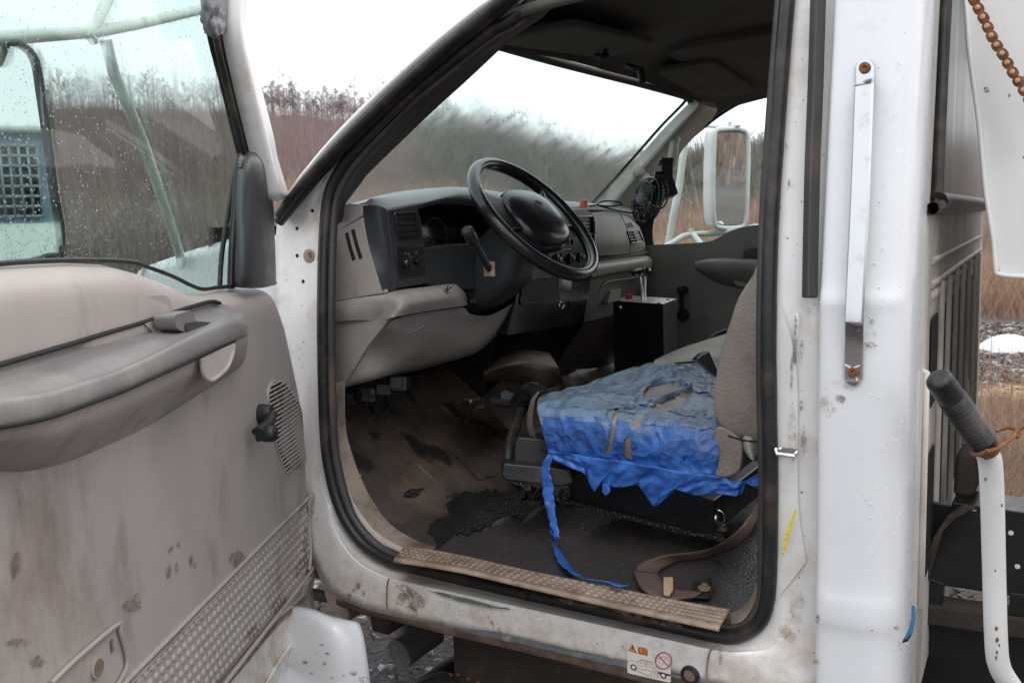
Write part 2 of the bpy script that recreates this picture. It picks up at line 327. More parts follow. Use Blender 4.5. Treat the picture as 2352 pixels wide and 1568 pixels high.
def offs(i):
    if i < 8: return (-.055, -.055, -.05, -.03, .005)
    if i < 15: return (-.058, -.056, -.056, -.055, -.052)
    if i < 23: return (-.055, -.047, -.012, 0, -.004)
    return (-.056, -.052, -.05, -.05, -.048)
rows = []
for i, (a, b) in enumerate(zip(seal_px, outer_px)):
    o1, o2 = offs(i), offs(min(i+1, len(seal_px)-1)); o0 = offs(max(i-1, 0))
    rows.append([S(a[0]+(b[0]-a[0])*t, a[1]+(b[1]-a[1])*t, (o0[k]+2*o1[k]+o2[k])/4) for k, t in enumerate(TT)])
body = patch('door_surround', rows, 'white_jamb', truck, a=5, b=4); solid(body, .012, -1)
body['label'] = 'white painted door opening with muddy rocker panel'
# side panel behind the door, rounding into the rear wall
def sidey(y, z): return y - max(0, z-1.28)*.15
RW = lambda y: -.248+.049*(.85-y)   # rear wall
sec = [(-.113, .936), (-.118, .952), (-.121, .972), (-.128, .984), (-.15, .987), (-.192, .986), (-.216, .980), (-.234, .965), (-.245, .940), (-.249, .90), (RW(.85), .85)]
rows = []
for z in [2.02, 1.9, 1.75, 1.6, 1.45, 1.36, 1.33, 1.30, 1.2, 1.05, .9, .86, .83, .80, .72, .62]:
    k = 0
    if 1.31 < z < 1.35: k = .004
    if .82 < z < .87: k = .004
    rows.append([V((x, sidey(y + (k if y > .96 else 0), z), z)) for x, y in sec])
pnl = patch('corner_panel', rows, 'white_paint', truck, a=4, b=4)
# rear wall with ribs, window opening
def rearpt(y, z, o=0): return V((RW(y)-o, sidey(y, z) if y > 0 else -sidey(-y, z), z))
wn = (.655, -.655, 1.425, 1.98)
mb = MB()
def rquad(y0, y1, z0, z1, o=0, mi=0): mb.add([rearpt(y0, z0, o), rearpt(y1, z0, o), rearpt(y1, z1, o), rearpt(y0, z1, o)], [(0, 1, 2, 3)], mi)
for ya, yb in ((.852, .6), (.6, 0), (0, -.6), (-.6, -.92)):
    for za, zb_ in ((.62, 1.0), (1.0, 1.28), (1.28, 1.46), (1.46, 1.7), (1.7, 2.02)): rquad(ya, yb, za, zb_)
rear = mb.build('rear_wall', 'rear_paint', truck, False); rear['label'] = 'dirty ribbed rear wall of the cab'
# pressed ribs and dark louvre slots
mb = MB()
for y in [.80, .57, .41, .23, .03, -.20, -.46, -.64]:
    z1 = 1.33 if y < .7 else 1.2
    mb.tube([rearpt(y, .80), rearpt(y, .80, .004), rearpt(y, z1, .004), rearpt(y, z1)], .006, 8)
for z in (1.375, 1.335): mb.tube([rearpt(.74, z, .0), rearpt(-.8, z, .0)], .006, 8)
for i in range(26): mb.dome(rearpt(.70-.055*i, 1.315, 0), V((-1, 0, 0)), .010, .004, 8)
mb.build('rear_ribs', 'rear_paint', truck)
mb = MB()
for y0, y1, za, zb in [(.72, .60, 1.12, 1.28), (.54, .44, .84, 1.285), (.38, .26, .84, 1.285), (.20, .06, .84, 1.285), (0, -.16, .9, 1.285), (-.24, -.42, 1.0, 1.285), (.74, .60, .82, 1.04)]:
    mb.add(rr([rearpt(y0, za, .003), rearpt(y1, za, .003), rearpt(y1, zb, .003), rearpt(y0, zb, .003)], .02, 4), [tuple(range(20))])
mb.build('rear_slot', 'flat_black', truck, False)
# rear window
wp = rr([rearpt(.80, 1.462, .006), rearpt(-.86, 1.462, .006), rearpt(-.84, 2.06, .006), rearpt(.80, 2.06, .006)], .05, 5)
MB().add(wp, [tuple(range(len(wp)))]).build('rear_window', 'rear_glass', truck, False)
rw = tube('rear_window_gasket', [p+V((-.002, 0, 0)) for p in wp], .010, 'rubber', truck, k=2, seg=8, closed=True)
tube('window_ledge', [rearpt(y, 1.474, .012) for y in (.80, .78, .4, 0, -.4, -.84)], .015, 'rubber', truck, k=2, seg=8)
# roof, header, headliner
def liner(x, y, z): return V((x, y, z - .09*(abs(y)/.84)**4))
rows = [[liner(x, y, z) for y in (.86, .8, .6, .3, 0, -.3, -.6, -.76, -.82)] for x, z in ((.705, 1.872), (.69, 1.895), (.60, 1.925), (.40, 1.95), (.1, 1.962), (-.1, 1.95), (-.2, 1.88))]
solid(patch('headliner', rows, 'liner', truck, a=4, b=4), .02, 1)
rows = [[V((x, y*(1-.02*i), z-.10*(abs(y)/.86)**3)) for y in (.77, .55, 0, -.6, -.84)] for i, (x, z) in enumerate(((.70, 1.92), (.58, 1.985), (.2, 2.03), (-.1, 2.03), (-.24, 1.99), (-.262, 1.94)))]
solid(patch('roof', rows, 'white_paint', truck, a=4, b=4), .006, 1)
# overhead moulding on the headliner and the two visors
prism('overhead_panel', rr([V((.60, -.05, 1.915)), V((.15, -.12, 1.94)), V((-.1, -.3, 1.94)), V((-.1, -.62, 1.92)), V((.25, -.76, 1.885)), V((.52, -.70, 1.885))], .15, 6), V((0, 0, .05)), 'liner', truck, .012)
prism('sun_visor', rr([V((.66, .70, 1.845)), V((.655, .12, 1.885)), V((.50, .14, 1.90)), V((.46, .66, 1.86))], .04, 4), V((.0, 0, .018)), 'liner', truck, .006)
prism('sun_visor', rr([V((.655, -.20, 1.885)), V((.66, -.66, 1.845)), V((.50, -.68, 1.86)), V((.48, -.22, 1.90))], .04, 4), V((.0, 0, .018)), 'liner', truck, .006)
mb = MB(); c = K(1475, 168, 2.35)
mb.tube([K(1471, 158, 2.35), K(1473, 172, 2.35), K(1475, 188, 2.35)], .0095, 12); mb.dome(K(1475, 188, 2.35), -ZV, .0095, .006)
mb.tube([K(1440, 150, 2.37), K(1455, 155, 2.35), K(1472, 162, 2.35)], .007, 8); mb.build('visor_hook', 'black_plastic', truck)
mb = MB(); mb.tube([K(1368, 128, 2.3), K(1380, 132, 2.29), K(1395, 128, 2.3)], .008, 8); mb.tube([K(1385, 130, 2.3), K(1395, 110, 2.32)], .006, 8); mb.build('visor_hook', 'black_plastic', truck)
# driver side pillar: black gaskets, dark inner band, trim band
def strip(name, px1, px2, m, f1, f2, k=5, bulge=0, par=truck):
    a = spl([f1(*p) for p in px1], k); b = spl([f2(*p) for p in px2], k); rows = [a, [(x+y)/2+YV*bulge for x, y in zip(a, b)], b]
    return grid(name, rows, m, par)
A1 = [(1190, -40), (1138, 5), (1110, 30), (1060, 70), (1000, 123), (880, 232), (760, 348), (690, 420), (640, 488)]
A2 = [(1215, -30), (1160, 22), (1120, 52), (1030, 125), (940, 202), (860, 275), (790, 345), (735, 410), (640, 520)]
g1 = [(a[0]*.8+b[0]*.2, a[1]*.8+b[1]*.2) for a, b in zip(A1, A2)]; g2 = [(a[0]*.35+b[0]*.65, a[1]*.35+b[1]*.65) for a, b in zip(A1, A2)]
tube('pillar_gasket', [S(*p, .0) for p in g1], .011, 'rubber', truck, k=4, seg=10)
tube('pillar_gasket', [S(*p, -.022) for p in g2], .013, 'rubber', truck, k=4, seg=10)
gb = [(a[0]*.6+b[0]*.4, a[1]*.6+b[1]*.4) for a, b in zip(A1, A2)]
tube('gasket_channel', [S(*p, -.028) for p in gb], .012, 'rubber', truck, k=4, seg=8)
sealm = [S(*p, -.045) for p in seal_px]
tube('door_seal', sealm, .0125, 'rubber', truck, k=6, seg=12, closed=False)
tube('seal_lip', [S(*p, -.060)+V((0, 0, 0)) for p in [(p[0]+q[0], p[1]+q[1]) for p, q in zip(seal_px, [(10, 12)]*6+[(15, 14)]*3+[(18, 0)]*4+[(18, -6)]*2+[(13, -13)]*2+[(6, -14)]*6+[(-10, -12)]*2+[(-14, 0)]*8)]], .011, 'rubber_soft', truck, k=5, seg=8)
tube('seal_joint', [S(1207, 1352, -.03), S(1210, 1362, -.028), S(1210, 1378, -.03)], .003, 'flat_black', truck, k=4, seg=6)
pa = [(1262, 0), (1180, 62), (1040, 160), (955, 235), (815, 372), (787, 420), (772, 470), (768, 520)]
pb = [(1262, 25), (1150, 95), (1060, 172), (978, 245), (838, 375), (805, 425), (788, 462), (776, 500)]
pc = [(1245, 42), (1178, 88), (1075, 183), (988, 262), (853, 392), (830, 420), (795, 467), (780, 495)]
strip('pillar_inner', pa, pb, 'inner_dark', lambda u, v: S(u, v, -.075), lambda u, v: S(u, v, -.13), bulge=-.02)
mat('inner_band', (.085, .070, .062), .6)
strip('pillar_trim', pb, pc, 'inner_band', lambda u, v: S(u, v, -.13), lambda u, v: S(u, v, -.17))
# rocker underside flange, painted seam, primer scrapes, plug
a = spl([S(*p, -.004) for p in [(770, 1372), (825, 1396), (895, 1412), (1050, 1444), (1200, 1474), (1500, 1540), (1640, 1572), (1760, 1597)]], 6)
b = spl([S(*p, -.04) for p in [(790, 1392), (850, 1412), (905, 1422), (1050, 1462), (1200, 1497), (1500, 1574), (1640, 1610), (1760, 1640)]], 6)
grid('pinch_flange', [a, [(x*.4+y*.6)+YV*.012 for x, y in zip(a, b)], b, [y+V((0, -.06, .0)) for y in b]], 'rust_pad', truck)
tube('panel_seam', [S(893, 1328, .002), S(889, 1345, .0035), S(888, 1380, .0035), S(890, 1412, .001)], .0016, 'rust_pad', truck, seg=6)
tube('panel_seam', [S(1652, 1478, .002), S(1632, 1492, .0035), S(1624, 1530, .0035), S(1624, 1568, .003)], .0016, 'rust_pad', truck, seg=6)
def scrape(pts, m, off=.0025, name='bare_patch'):
    P = [S(u, v, off) for u, v in pts]; o = MB().add(P, [tuple(range(len(P)))]).build(name, m, truck, False); return o
def ragged(pl_, amp=2.2, n=7):
    out = []
    for i in range(len(pl_)):
        a, b = pl_[i-1], pl_[i]
        for j in range(n):
            t = j/n; out.append((a[0]+(b[0]-a[0])*t+random.uniform(-amp, amp), a[1]+(b[1]-a[1])*t+random.uniform(-amp, amp)))
    return out
scrape(ragged([(978, 1354), (1060, 1370), (1130, 1389), (1192, 1402), (1130, 1395), (1050, 1379)], 1.2), 'primer', .006)
scrape(ragged([(1060, 1448), (1130, 1450), (1200, 1466), (1300, 1492), (1420, 1516), (1590, 1556), (1590, 1562), (1420, 1528), (1300, 1502), (1200, 1478), (1120, 1462)], 1.6), 'primer', .003)
mb = MB(); c = S(1585, 1549, .001); mb.lathe(c, YV, [(.0165, -.004), (.0165, .003), (.0145, .0055), (.0115, .0055), (.0105, .002), (.0100, .002)], 28, 0); mb.lathe(c, YV, [(.0106, -.002), (.0106, .0025), (.003, .0025)], 24, 1); mb.build('drain_plug', ['rubber', 'rust_pad'], truck)
MARKS = []
def marks(nm, m, par):
    for P in MARKS: MB().add(P, [tuple(range(len(P)))]).build(nm, m, par, False)
    MARKS.clear()
# muddy smears and finger marks on the rocker and pillar, each with its own shape
def smear(cx, cy, w, h, m='mud', off=.003, rot=0, fn=S, n=18, jag=.2):
    P = []
    for i in range(n*2):
        a = math.pi*i/n; r_ = 1+random.uniform(-jag, jag); x = math.cos(a)*w*r_; y = math.sin(a)*h*r_
        P.append(fn(cx+x*math.cos(rot)-y*math.sin(rot), cy+x*math.sin(rot)+y*math.cos(rot), off))
    return P
def smearmat(name, col, sc_, lo, hi, stretch=(1, 1, 1)):
    m = bpy.data.materials.new(name); m.use_nodes = True; nt = m.node_tree; N = nt.nodes; L = nt.links; b = N['Principled BSDF']; b.inputs['Base Color'].default_value = (*col, 1); b.inputs['Roughness'].default_value = .7
    tc = N.new('ShaderNodeTexCoord'); mp = N.new('ShaderNodeMapping'); mp.inputs['Scale'].default_value = stretch; n = N.new('ShaderNodeTexNoise'); n.inputs['Scale'].default_value = sc_; n.inputs['Detail'].default_value = 8; n.inputs['Roughness'].default_value = .75
    L.new(tc.outputs['Object'], mp.inputs[0]); L.new(mp.outputs[0], n.inputs['Vector']); r = N.new('ShaderNodeMapRange'); r.inputs[1].default_value = lo; r.inputs[2].default_value = hi; r.inputs[4].default_value = .8; L.new(n.outputs['Fac'], r.inputs[0]); L.new(r.outputs[0], b.inputs['Alpha']); MAT[name] = m
smearmat('mud_smear', (.20, .145, .105), 70, .42, .60); smearmat('mud_faint', (.45, .33, .23), 45, .44, .72)
mb = MB()
for q in [(803, 1368, 6, 5), (812, 1355, 5, 5), (822, 1345, 5, 9), (835, 1362, 5, 8), (815, 1372, 4, 4), (828, 1366, 4, 5), (935, 1355, 26, 10, .4), (955, 1385, 24, 16, -.3), (950, 1405, 10, 12), (925, 1375, 14, 16, .6), (1440, 1405, 50, 8, .2), (1530, 1430, 40, 7, .2), (1330, 1385, 50, 6, .2), (1130, 1430, 3, 18, -.5), (1148, 1450, 3, 12, -.4), (1655, 1500, 5, 26, 0)]:
    P = smear(*q[:4], rot=q[4] if len(q) > 4 else 0, off=.0045); MARKS.append(P)
marks('mud_mark', 'mud_smear', truck)
mb = MB()
for q in [(2003, 739, 5, 6), (2007, 768, 6, 6), (2000, 792, 14, 7, .2), (1992, 768, 6, 4), (1842, 800, 4, 24), (1846, 1010, 6, 34), (1840, 930, 4, 12), (1930, 915, 12, 10, .4), (2003, 1445+2, 2, 2), (1878, 1420, 5, 11, .4), (1875, 1519, 8, 6), (1945, 1425, 6, 4), (2060, 1440, 8, 6), (2066, 1480, 5, 12, -.3), (1805, 340, 4, 12), (1812, 420, 3, 10), (1818, 860, 3, 40)]:
    P = smear(*q[:4], rot=q[4] if len(q) > 4 else 0, off=.004 if q[0] > 1862 else -.042); MARKS.append(P)
marks('mud_mark', 'mud_smear', truck)
mb = MB()
for q in [(1920, 890, 26, 16), (1900, 930, 20, 26), (1830, 1390, 16, 46), (1812, 1450, 22, 30), (1918, 1400, 5, 36, .3), (1940, 1360, 4, 22, -.4), (1820, 990, 10, 60)]:
    P = smear(*q[:4], rot=q[4] if len(q) > 4 else 0, off=.0035 if q[0] > 1862 else -.043); MARKS.append(P)
marks('dust_mark', 'mud_faint', truck)
# black weather strip on the step, vehicle label, yellow tag, striker, decal, rain beads
a = [S(1880, -40, -.02), S(1873, 200, -.02), S(1866, 380, -.02), S(1862, 560, -.02), S(1860, 684, -.02)]
o = MB().tube(spl(a, 6), .0135, 4, nrm=YV, flat=.9).build('weather_strip', 'rubber_soft', truck, False); bevel(o, .003, 2)
lp = [S(1826, 718, -.040), S(1836, 723, -.040), S(1829, 835, -.040), S(1820, 830, -.040)]
prism('vehicle_label', lp, YV*.0006, 'label_white', truck)
mb = MB(); ex = (lp[1]-lp[0]); ey = (lp[3]-lp[0])
for i in range(46):
    for j in range(3):
        if random.random() < .72:
            p = lp[0]+ey*(.08+.9*i/46)+ex*(.3+.2*j)+YV*.0012; mb.box(p, ex*.07*random.uniform(.6, 1.2), YV*.0003, ey*.006)
for i in range(60): mb.box(lp[0]+ey*(.04+.93*i/60)+ex*.13+YV*.0012, ex*.035, YV*.0003, ey*.005)
mb.build('label_print', 'ink_grey', truck, False)
prism('yellow_tag', [S(1828, 1166, -.030), S(1830, 1172, -.030), S(1800, 1278, -.030), S(1797, 1262, -.030), S(1804, 1222, -.030)], YV*.001, 'yellow_tag', truck)
mb = MB(); mb.tube([S(1790, 1034, -.045), S(1782, 1033, -.012), S(1784, 1043, -.010), S(1822, 1046, -.010), S(1826, 1042, -.045)], .0032, 8); mb.box(S(1806, 1033, -.042), XV*.018, YV*.003, ZV*.004)
mb.build('door_striker', 'chrome', truck)
prism('side_decal', [S(u, v, .001) for u, v in [(2094, 1388), (2102, 1392), (2103, 1422), (2097, 1452), (2086, 1472), (2072, 1476), (2078, 1462), (2086, 1446), (2093, 1420)]], YV*.0006, 'decal_blue', truck)
prism('decal_outline', [S(u, v, .0018) for u, v in [(2076, 1466), (2083, 1466), (2091, 1456), (2093, 1458), (2084, 1472), (2074, 1475), (2072, 1473)]], YV*.0006, 'ink', truck)
mb = MB()
for i in range(240):
    u = random.uniform(1908, 2085); v = random.uniform(280, 1560) if random.random() < .9 else random.uniform(0, 300)
    p = S(u, v, .0012); r_ = random.choice([.0005, .0007, .0009, .0014]); mb.lathe(p, YV, [(r_, 0), (r_*.8, r_*.5), (r_*.2, r_*.7)], 7)
mb.build('rain_beads', 'paint_bead', truck)['kind'] = 'stuff'
# moulded bodywork creases on the latch flange
strip('latch_moulding', [(1790, 690), (1800, 720), (1822, 800), (1832, 900), (1832, 1100), (1838, 1200), (1852, 1290)], [(1783, 720), (1783, 800), (1785, 900), (1786, 1100), (1783, 1200), (1782, 1290), (1782, 1380)], 'white_jamb', lambda u, v: S(u, v, -.044), lambda u, v: S(u, v, -.050), bulge=.001)
# grab handle on the corner panel
def bar(pts, w, t, m, nm, par, tip=0):
    P = spl([S(u, v, o) for u, v, o in pts], 6); vs = []; fs = []; w0 = w; end = P[0] if tip < 0 else P[-1]
    T = frames(P)
    for p, tt in zip(P, T):
        dd_ = min((p-P[0]).length, (p-P[-1]).length) if tip == 2 else (p-end).length; w = w0*(math.sqrt(max(.04, 1-max(0, 1-dd_/w0)**2)) if tip else 1)
        s = tt.cross(YV).normalized(); vs += [p+s*w, p+s*w*.8+YV*t, p-s*w*.8+YV*t, p-s*w, p-YV*t*.3]
    for i in range(len(P)-1):
        for k in range(5): fs.append((i*5+k, i*5+(k+1) % 5, i*5+5+(k+1) % 5, i*5+5+k))
    fs += [tuple(range(5)), tuple(len(vs)-5+k for k in range(5))]
    return mk(nm, vs, fs, m, par, True)
gh = bar([(1987, 136, .004), (1987, 140, .005), (1986, 150, .006), (1986, 178, .007), (1986, 190, .012), (1985, 202, .024), (1984, 216, .029), (1976, 430, .031), (1968, 600, .031), (1962, 728, .029), (1961, 745, .026), (1961, 760, .018), (1961, 782, .009), (1960, 830, .006), (1960, 866, .005), (1960, 876, .005), (1960, 884, .004)], .0138, .005, 'polished', 'grab_handle', truck, 2); bevel(gh, .002, 2)
gh['label'] = 'bolted polished metal grab handle on the cab corner'
for u, v in ((1986, 156), (1960, 855)):
    MB().lathe(S(u, v, .0125), YV, [(.0082, -.004), (.0082, .002), (.006, .0032), (.0035, .0032), (.003, .001)], 20).build('bolt', 'rust', gh)
for u, v, r_ in ((683, 525, .0042), (683, 587, .004), (697, 646, .0042), (718, 484, .004)): MB().lathe(S(u, v, -.054), YV, [(r_, 0), (r_, .002), (r_*.2, .002)], 12).build('bolt_hole', 'flat_black', truck)
mb = MB(); mb.lathe(S(710, 588, -.054), YV, [(.0155, 0), (.0155, .0022), (.0135, .003), (.0075, .003)], 24); mb.build('body_plug', 'scuff', truck); MB().lathe(S(712, 585, -.0505), YV, [(.0068, 0), (.0062, .001), (.001, .001)], 16).build('plug_centre', 'rust_pad', truck)
tube('lock_wire', [S(1941, 838, .012), S(1955, 845, .014), S(1975, 840, .014), S(1961, 850, .014), S(1969, 875, .014)], .0008, 'chrome', gh, seg=5)
# --- cab interior: floor, inner sill, scuff plate
def floorz(x, y):
    z = .752
    if x > .92: z += min(.36, (x-.92)*.75)
    t = math.exp(-((y+.12)/.22)**2); z += t*.16*min(1, max(0, (x-.35)/.5))
    z += .006*noise.noise(V((x*5, y*5, 3)))
    return z
def F_(u, v, h=0):
    z = .755
    for _ in range(25):
        p = Z(u, v, z); z = z*.5+.5*(floorz(p.x, p.y)+h)
    return Z(u, v, z)
near_poly = [(945, 1262), (985, 1218), (1040, 1172), (1120, 1165), (1215, 1152), (1290, 1140), (1420, 1130), (1800, 1130), (1800, 1500), (900, 1500)]
vs = []; fs = []; mi = []; nx, ny = 90, 90
for i in range(nx+1):
    for j in range(ny+1):
        x = -.22+1.62*i/nx; y = .875-1.74*j/ny; vs.append(V((x, y, floorz(x, y))))
for i in range(nx):
    for j in range(ny):
        fs.append((i*(ny+1)+j, i*(ny+1)+j+1, (i+1)*(ny+1)+j+1, (i+1)*(ny+1)+j)); c = vs[fs[-1][0]]; mi.append(0 if inpoly(*pxl(c), near_poly) else 1)
mk('cab_floor', vs, fs, ['vinyl_floor', 'vinyl_dirty'], truck, True, mi)
def onfloor(name, poly, m, h, par=truck, n=60):
    us = [p[0] for p in poly]; vv = [p[1] for p in poly]; vs = []; fs = []; idx = {}
    def gp(i, j):
        if (i, j) not in idx: idx[(i, j)] = len(vs); vs.append(F_(min(us)+(max(us)-min(us))*i/n, min(vv)+(max(vv)-min(vv))*j/n, h))
        return idx[(i, j)]
    for i in range(n):
        for j in range(n):
            if inpoly(min(us)+(max(us)-min(us))*(i+.5)/n, min(vv)+(max(vv)-min(vv))*(j+.5)/n, poly): fs.append((gp(i, j), gp(i+1, j), gp(i+1, j+1), gp(i, j+1)))
    return mk(name, vs, fs, m, par)
onfloor('oil_stain', ragged([(1028, 1135), (1070, 1126), (1150, 1124), (1215, 1143), (1262, 1165), (1200, 1186), (1140, 1196), (1090, 1222), (1040, 1228), (1005, 1252), (984, 1215), (1000, 1190), (1036, 1182), (1022, 1160), (1044, 1148)], 6, 7), 'wet_dark', .004, n=90)
onfloor('oil_stain', ragged([(926, 1135), (940, 1122), (975, 1120), (960, 1138), (935, 1142)], 2, 4), 'wet_dark', .004, n=24)
for P in ([(1195, 1205), (1230, 1180), (1262, 1160), (1300, 1150)], [(930, 1040), (980, 1088), (1003, 1110)], [(1100, 1225), (1150, 1200), (1190, 1180)]):
    tube('mat_fold', [F_(u, v, -.004) for u, v in P], [.002, .004, .006, .008, .009, .010, .010, .010, .009, .008, .007, .005, .004, .003, .002, .001, .001, .001, .001][:(len(P)-1)*6+1], 'vinyl_dirty', truck, seg=8)
# grey hump of the tunnel / heater cover
rows = [[F_(1120, 905, .005), F_(1170, 900, .005), F_(1240, 900, .005), F_(1300, 895, .004)], [K(1110, 865, 2.75), K(1165, 848, 2.68), K(1230, 840, 2.66), K(1285, 850, 2.66)], [K(1110, 845, 2.85), K(1165, 820, 2.75), K(1220, 812, 2.74), K(1268, 820, 2.76)], [K(1120, 838, 3.0), K(1165, 812, 2.9), K(1215, 803, 2.9), K(1262, 810, 2.9)]]
patch('tunnel_cover', rows, 'kick_beige', truck); 
onfloor('rubber_mat', [(1090, 905), (1180, 1000), (1140, 1090), (1100, 1100), (1000, 1000), (1010, 930)], 'vinyl_dirty', .006, n=30)
# inner side of the sill, front kick trim
o1 = [(752, 882), (755, 985), (762, 1060), (778, 1125), (808, 1185), (850, 1232), (905, 1262), (960, 1280)]
i1 = [(776, 882), (778, 985), (790, 1040), (815, 1110), (848, 1170), (882, 1212), (935, 1246), (985, 1264)]
strip('kick_trim', o1, [(a[0]*.5+b[0]*.5, a[1]*.5+b[1]*.5) for a, b in zip(o1, i1)], 'trim_taupe', lambda u, v: S(u, v, -.062), lambda u, v: S(u, v, -.072), bulge=.004)
strip('inner_sill', [(a[0]*.5+b[0]*.5, a[1]*.5+b[1]*.5) for a, b in zip(o1, i1)], [(i[0]+16, i[1]-8) for i in i1], 'kick_beige', lambda u, v: S(u, v, -.074), lambda u, v: S(u, v, -.125), bulge=.002)
strip('rear_sill_trim', [(1650, 1448), (1690, 1445), (1728, 1420), (1748, 1380), (1756, 1300), (1757, 1180)], [(1668, 1410), (1695, 1400), (1722, 1375), (1740, 1330), (1752, 1250), (1756, 1160)], 'kick_beige', lambda u, v: S(u, v, -.064), lambda u, v: S(u, v, -.10))
A = spl([Z(u, v, .792) for u, v in [(930, 1252), (1050, 1272), (1200, 1306), (1400, 1346), (1560, 1378), (1676, 1398)]], 6)
B = spl([Z(u, v, .797) for u, v in [(905, 1283), (1050, 1306), (1200, 1340), (1400, 1386), (1560, 1420), (1652, 1440)]], 6)
C = [p+V((0, .004, -.005)) for p in B]; A0 = [p+V((0, -.01, -.03)) for p in A]
sp_ = grid('scuff_plate', [A0, A, [a.lerp(b, .33) for a, b in zip(A, B)], [a.lerp(b, .86) for a, b in zip(A, B)], [a.lerp(b, .89)+ZV*.0015 for a, b in zip(A, B)], B, C], 'scuff', truck); solid(sp_, .003, -1)
mb = MB()
for i in range(52):
    for j in range(4):
        t = (i+.5*(j % 2)+.4)/52.6; k = min(len(A)-1.001, t*(len(A)-1)); a = A[int(k)].lerp(A[int(k)+1], k % 1); b = B[int(k)].lerp(B[int(k)+1], k % 1)
        mb.dome(a.lerp(b, .12+.19*j)+ZV*.0006, ZV, .0056, .0018, 12)
mb.build('scuff_studs', 'scuff', truck)
# walls that close the cab
mb = MB()
mb.add([V((1.40, .90, .6)), V((1.40, -.90, .6)), V((1.34, -.90, 1.472)), V((1.34, .90, 1.472))], [(0, 1, 2, 3)])
mb.add([V((.98, .86, .76)), V((1.42, .86, .76)), V((1.40, .86, 1.44)), V((1.0, .86, 1.44))], [(0, 1, 2, 3)])
mb.add([V((1.34, .88, 1.47)), V((1.34, -.88, 1.47)), V((1.05, -.88, 1.468)), V((1.05, .86, 1.468))], [(0, 1, 2, 3)])
mb.add([V((1.20, .80, 1.10)), V((1.20, -.87, 1.10)), V((1.12, -.87, 1.462)), V((1.12, .80, 1.462))], [(0, 1, 2, 3)])  # added dark backing under the dash, stops light coming through the gap
mb.add([V((-.20, .93, .6)), V((-.13, -.93, .6)), V((-.13, -.93, 1.41)), V((-.20, .93, 1.41))], [(0, 1, 2, 3)])
mb.add([V((-.12, .90, .7)), V((-.20, .90, .7)), V((-.20, .82, 1.95)), V((-.12, .82, 1.95))], [(0, 1, 2, 3)])
mb.build('firewall', 'inner_dark', truck, False)
# --- windscreen and passenger pillar
rows = [[V((.69, .68, 1.90)), V((.73, .3, 1.905)), V((.735, 0, 1.907)), V((.73, -.3, 1.905)), V((.69, -.68, 1.90))], [V((.95, .78, 1.69)), V((1.0, .35, 1.70)), V((1.01, 0, 1.70)), V((1.0, -.35, 1.70)), V((.95, -.78, 1.69))], [V((1.2, .88, 1.475)), V((1.27, .4, 1.475)), V((1.28, 0, 1.475)), V((1.27, -.4, 1.475)), V((1.2, -.88, 1.475))]]
patch('windshield', rows, 'screen_glass', truck, a=6, b=5)
Lp = [Y(1582, 222, -.64), Y(1586, 232, -.64), Y(1530, 290, -.68), Y(1475, 352, -.72), Y(1420, 413, -.76), Y(1362, 476, -.80)]
Mp = [Y(1602, 232, -.60), Y(1606, 248, -.60), Y(1552, 305, -.63), Y(1497, 366, -.66), Y(1442, 430, -.70), Y(1388, 494, -.73)]
Rp = [Y(1640, 236, -.74), Y(1644, 262, -.74), Y(1592, 318, -.76), Y(1532, 382, -.78), Y(1480, 440, -.81), Y(1440, 505, -.83)]
patch('pillar_cover', [Lp, Mp, Rp], 'pillar_gray', truck)
grid('glass_edge', [[p+V((.01, .005, .0)) for p in spl(Lp, 5)], [p+V((.02, .014, .0)) for p in spl(Lp, 5)]], 'flat_black', truck)
hp = [V((.712, .66, 1.868)), V((.74, .3, 1.873)), V((.745, 0, 1.874)), V((.738, -.3, 1.872)), V((.715, -.60, 1.860)), V((.72, -.66, 1.845))]
tube('header_trim', hp, .012, 'liner', truck, seg=8)
wp = [(1800, 208), (1764, 214), (1690, 246), (1628, 288), (1567, 345), (1526, 430), (1500, 519), (1503, 573)]
ip = [(1800, 182), (1762, 186), (1685, 212), (1618, 252), (1552, 318), (1490, 410), (1436, 505), (1430, 585)]
strip('passenger_door_frame', ip, wp, 'flat_black', lambda u, v: Y(u, v, -.80), lambda u, v: Y(u, v, -.87))
# passenger grab bar on the pillar
gb = MB().tube(spl([Y(1547, 292, -.70), Y(1548, 330, -.66), Y(1540, 380, -.65), Y(1515, 420, -.66), Y(1485, 410, -.68), Y(1462, 398, -.72)], 8), [.021]*8+[.017]*8+[.013]*8+[.013]*8+[.018]*9, 12).build('passenger_grab_bar', 'pillar_gray', truck)
for c in ((1543, 305), (1468, 392)):
    MB().lathe(Y(*c, -.655), V((-.5, .8, .2)), [(.022, -.03), (.021, -.004), (.016, 0), (.002, .001)], 16).build('end_cap', 'pillar_gray', gb)
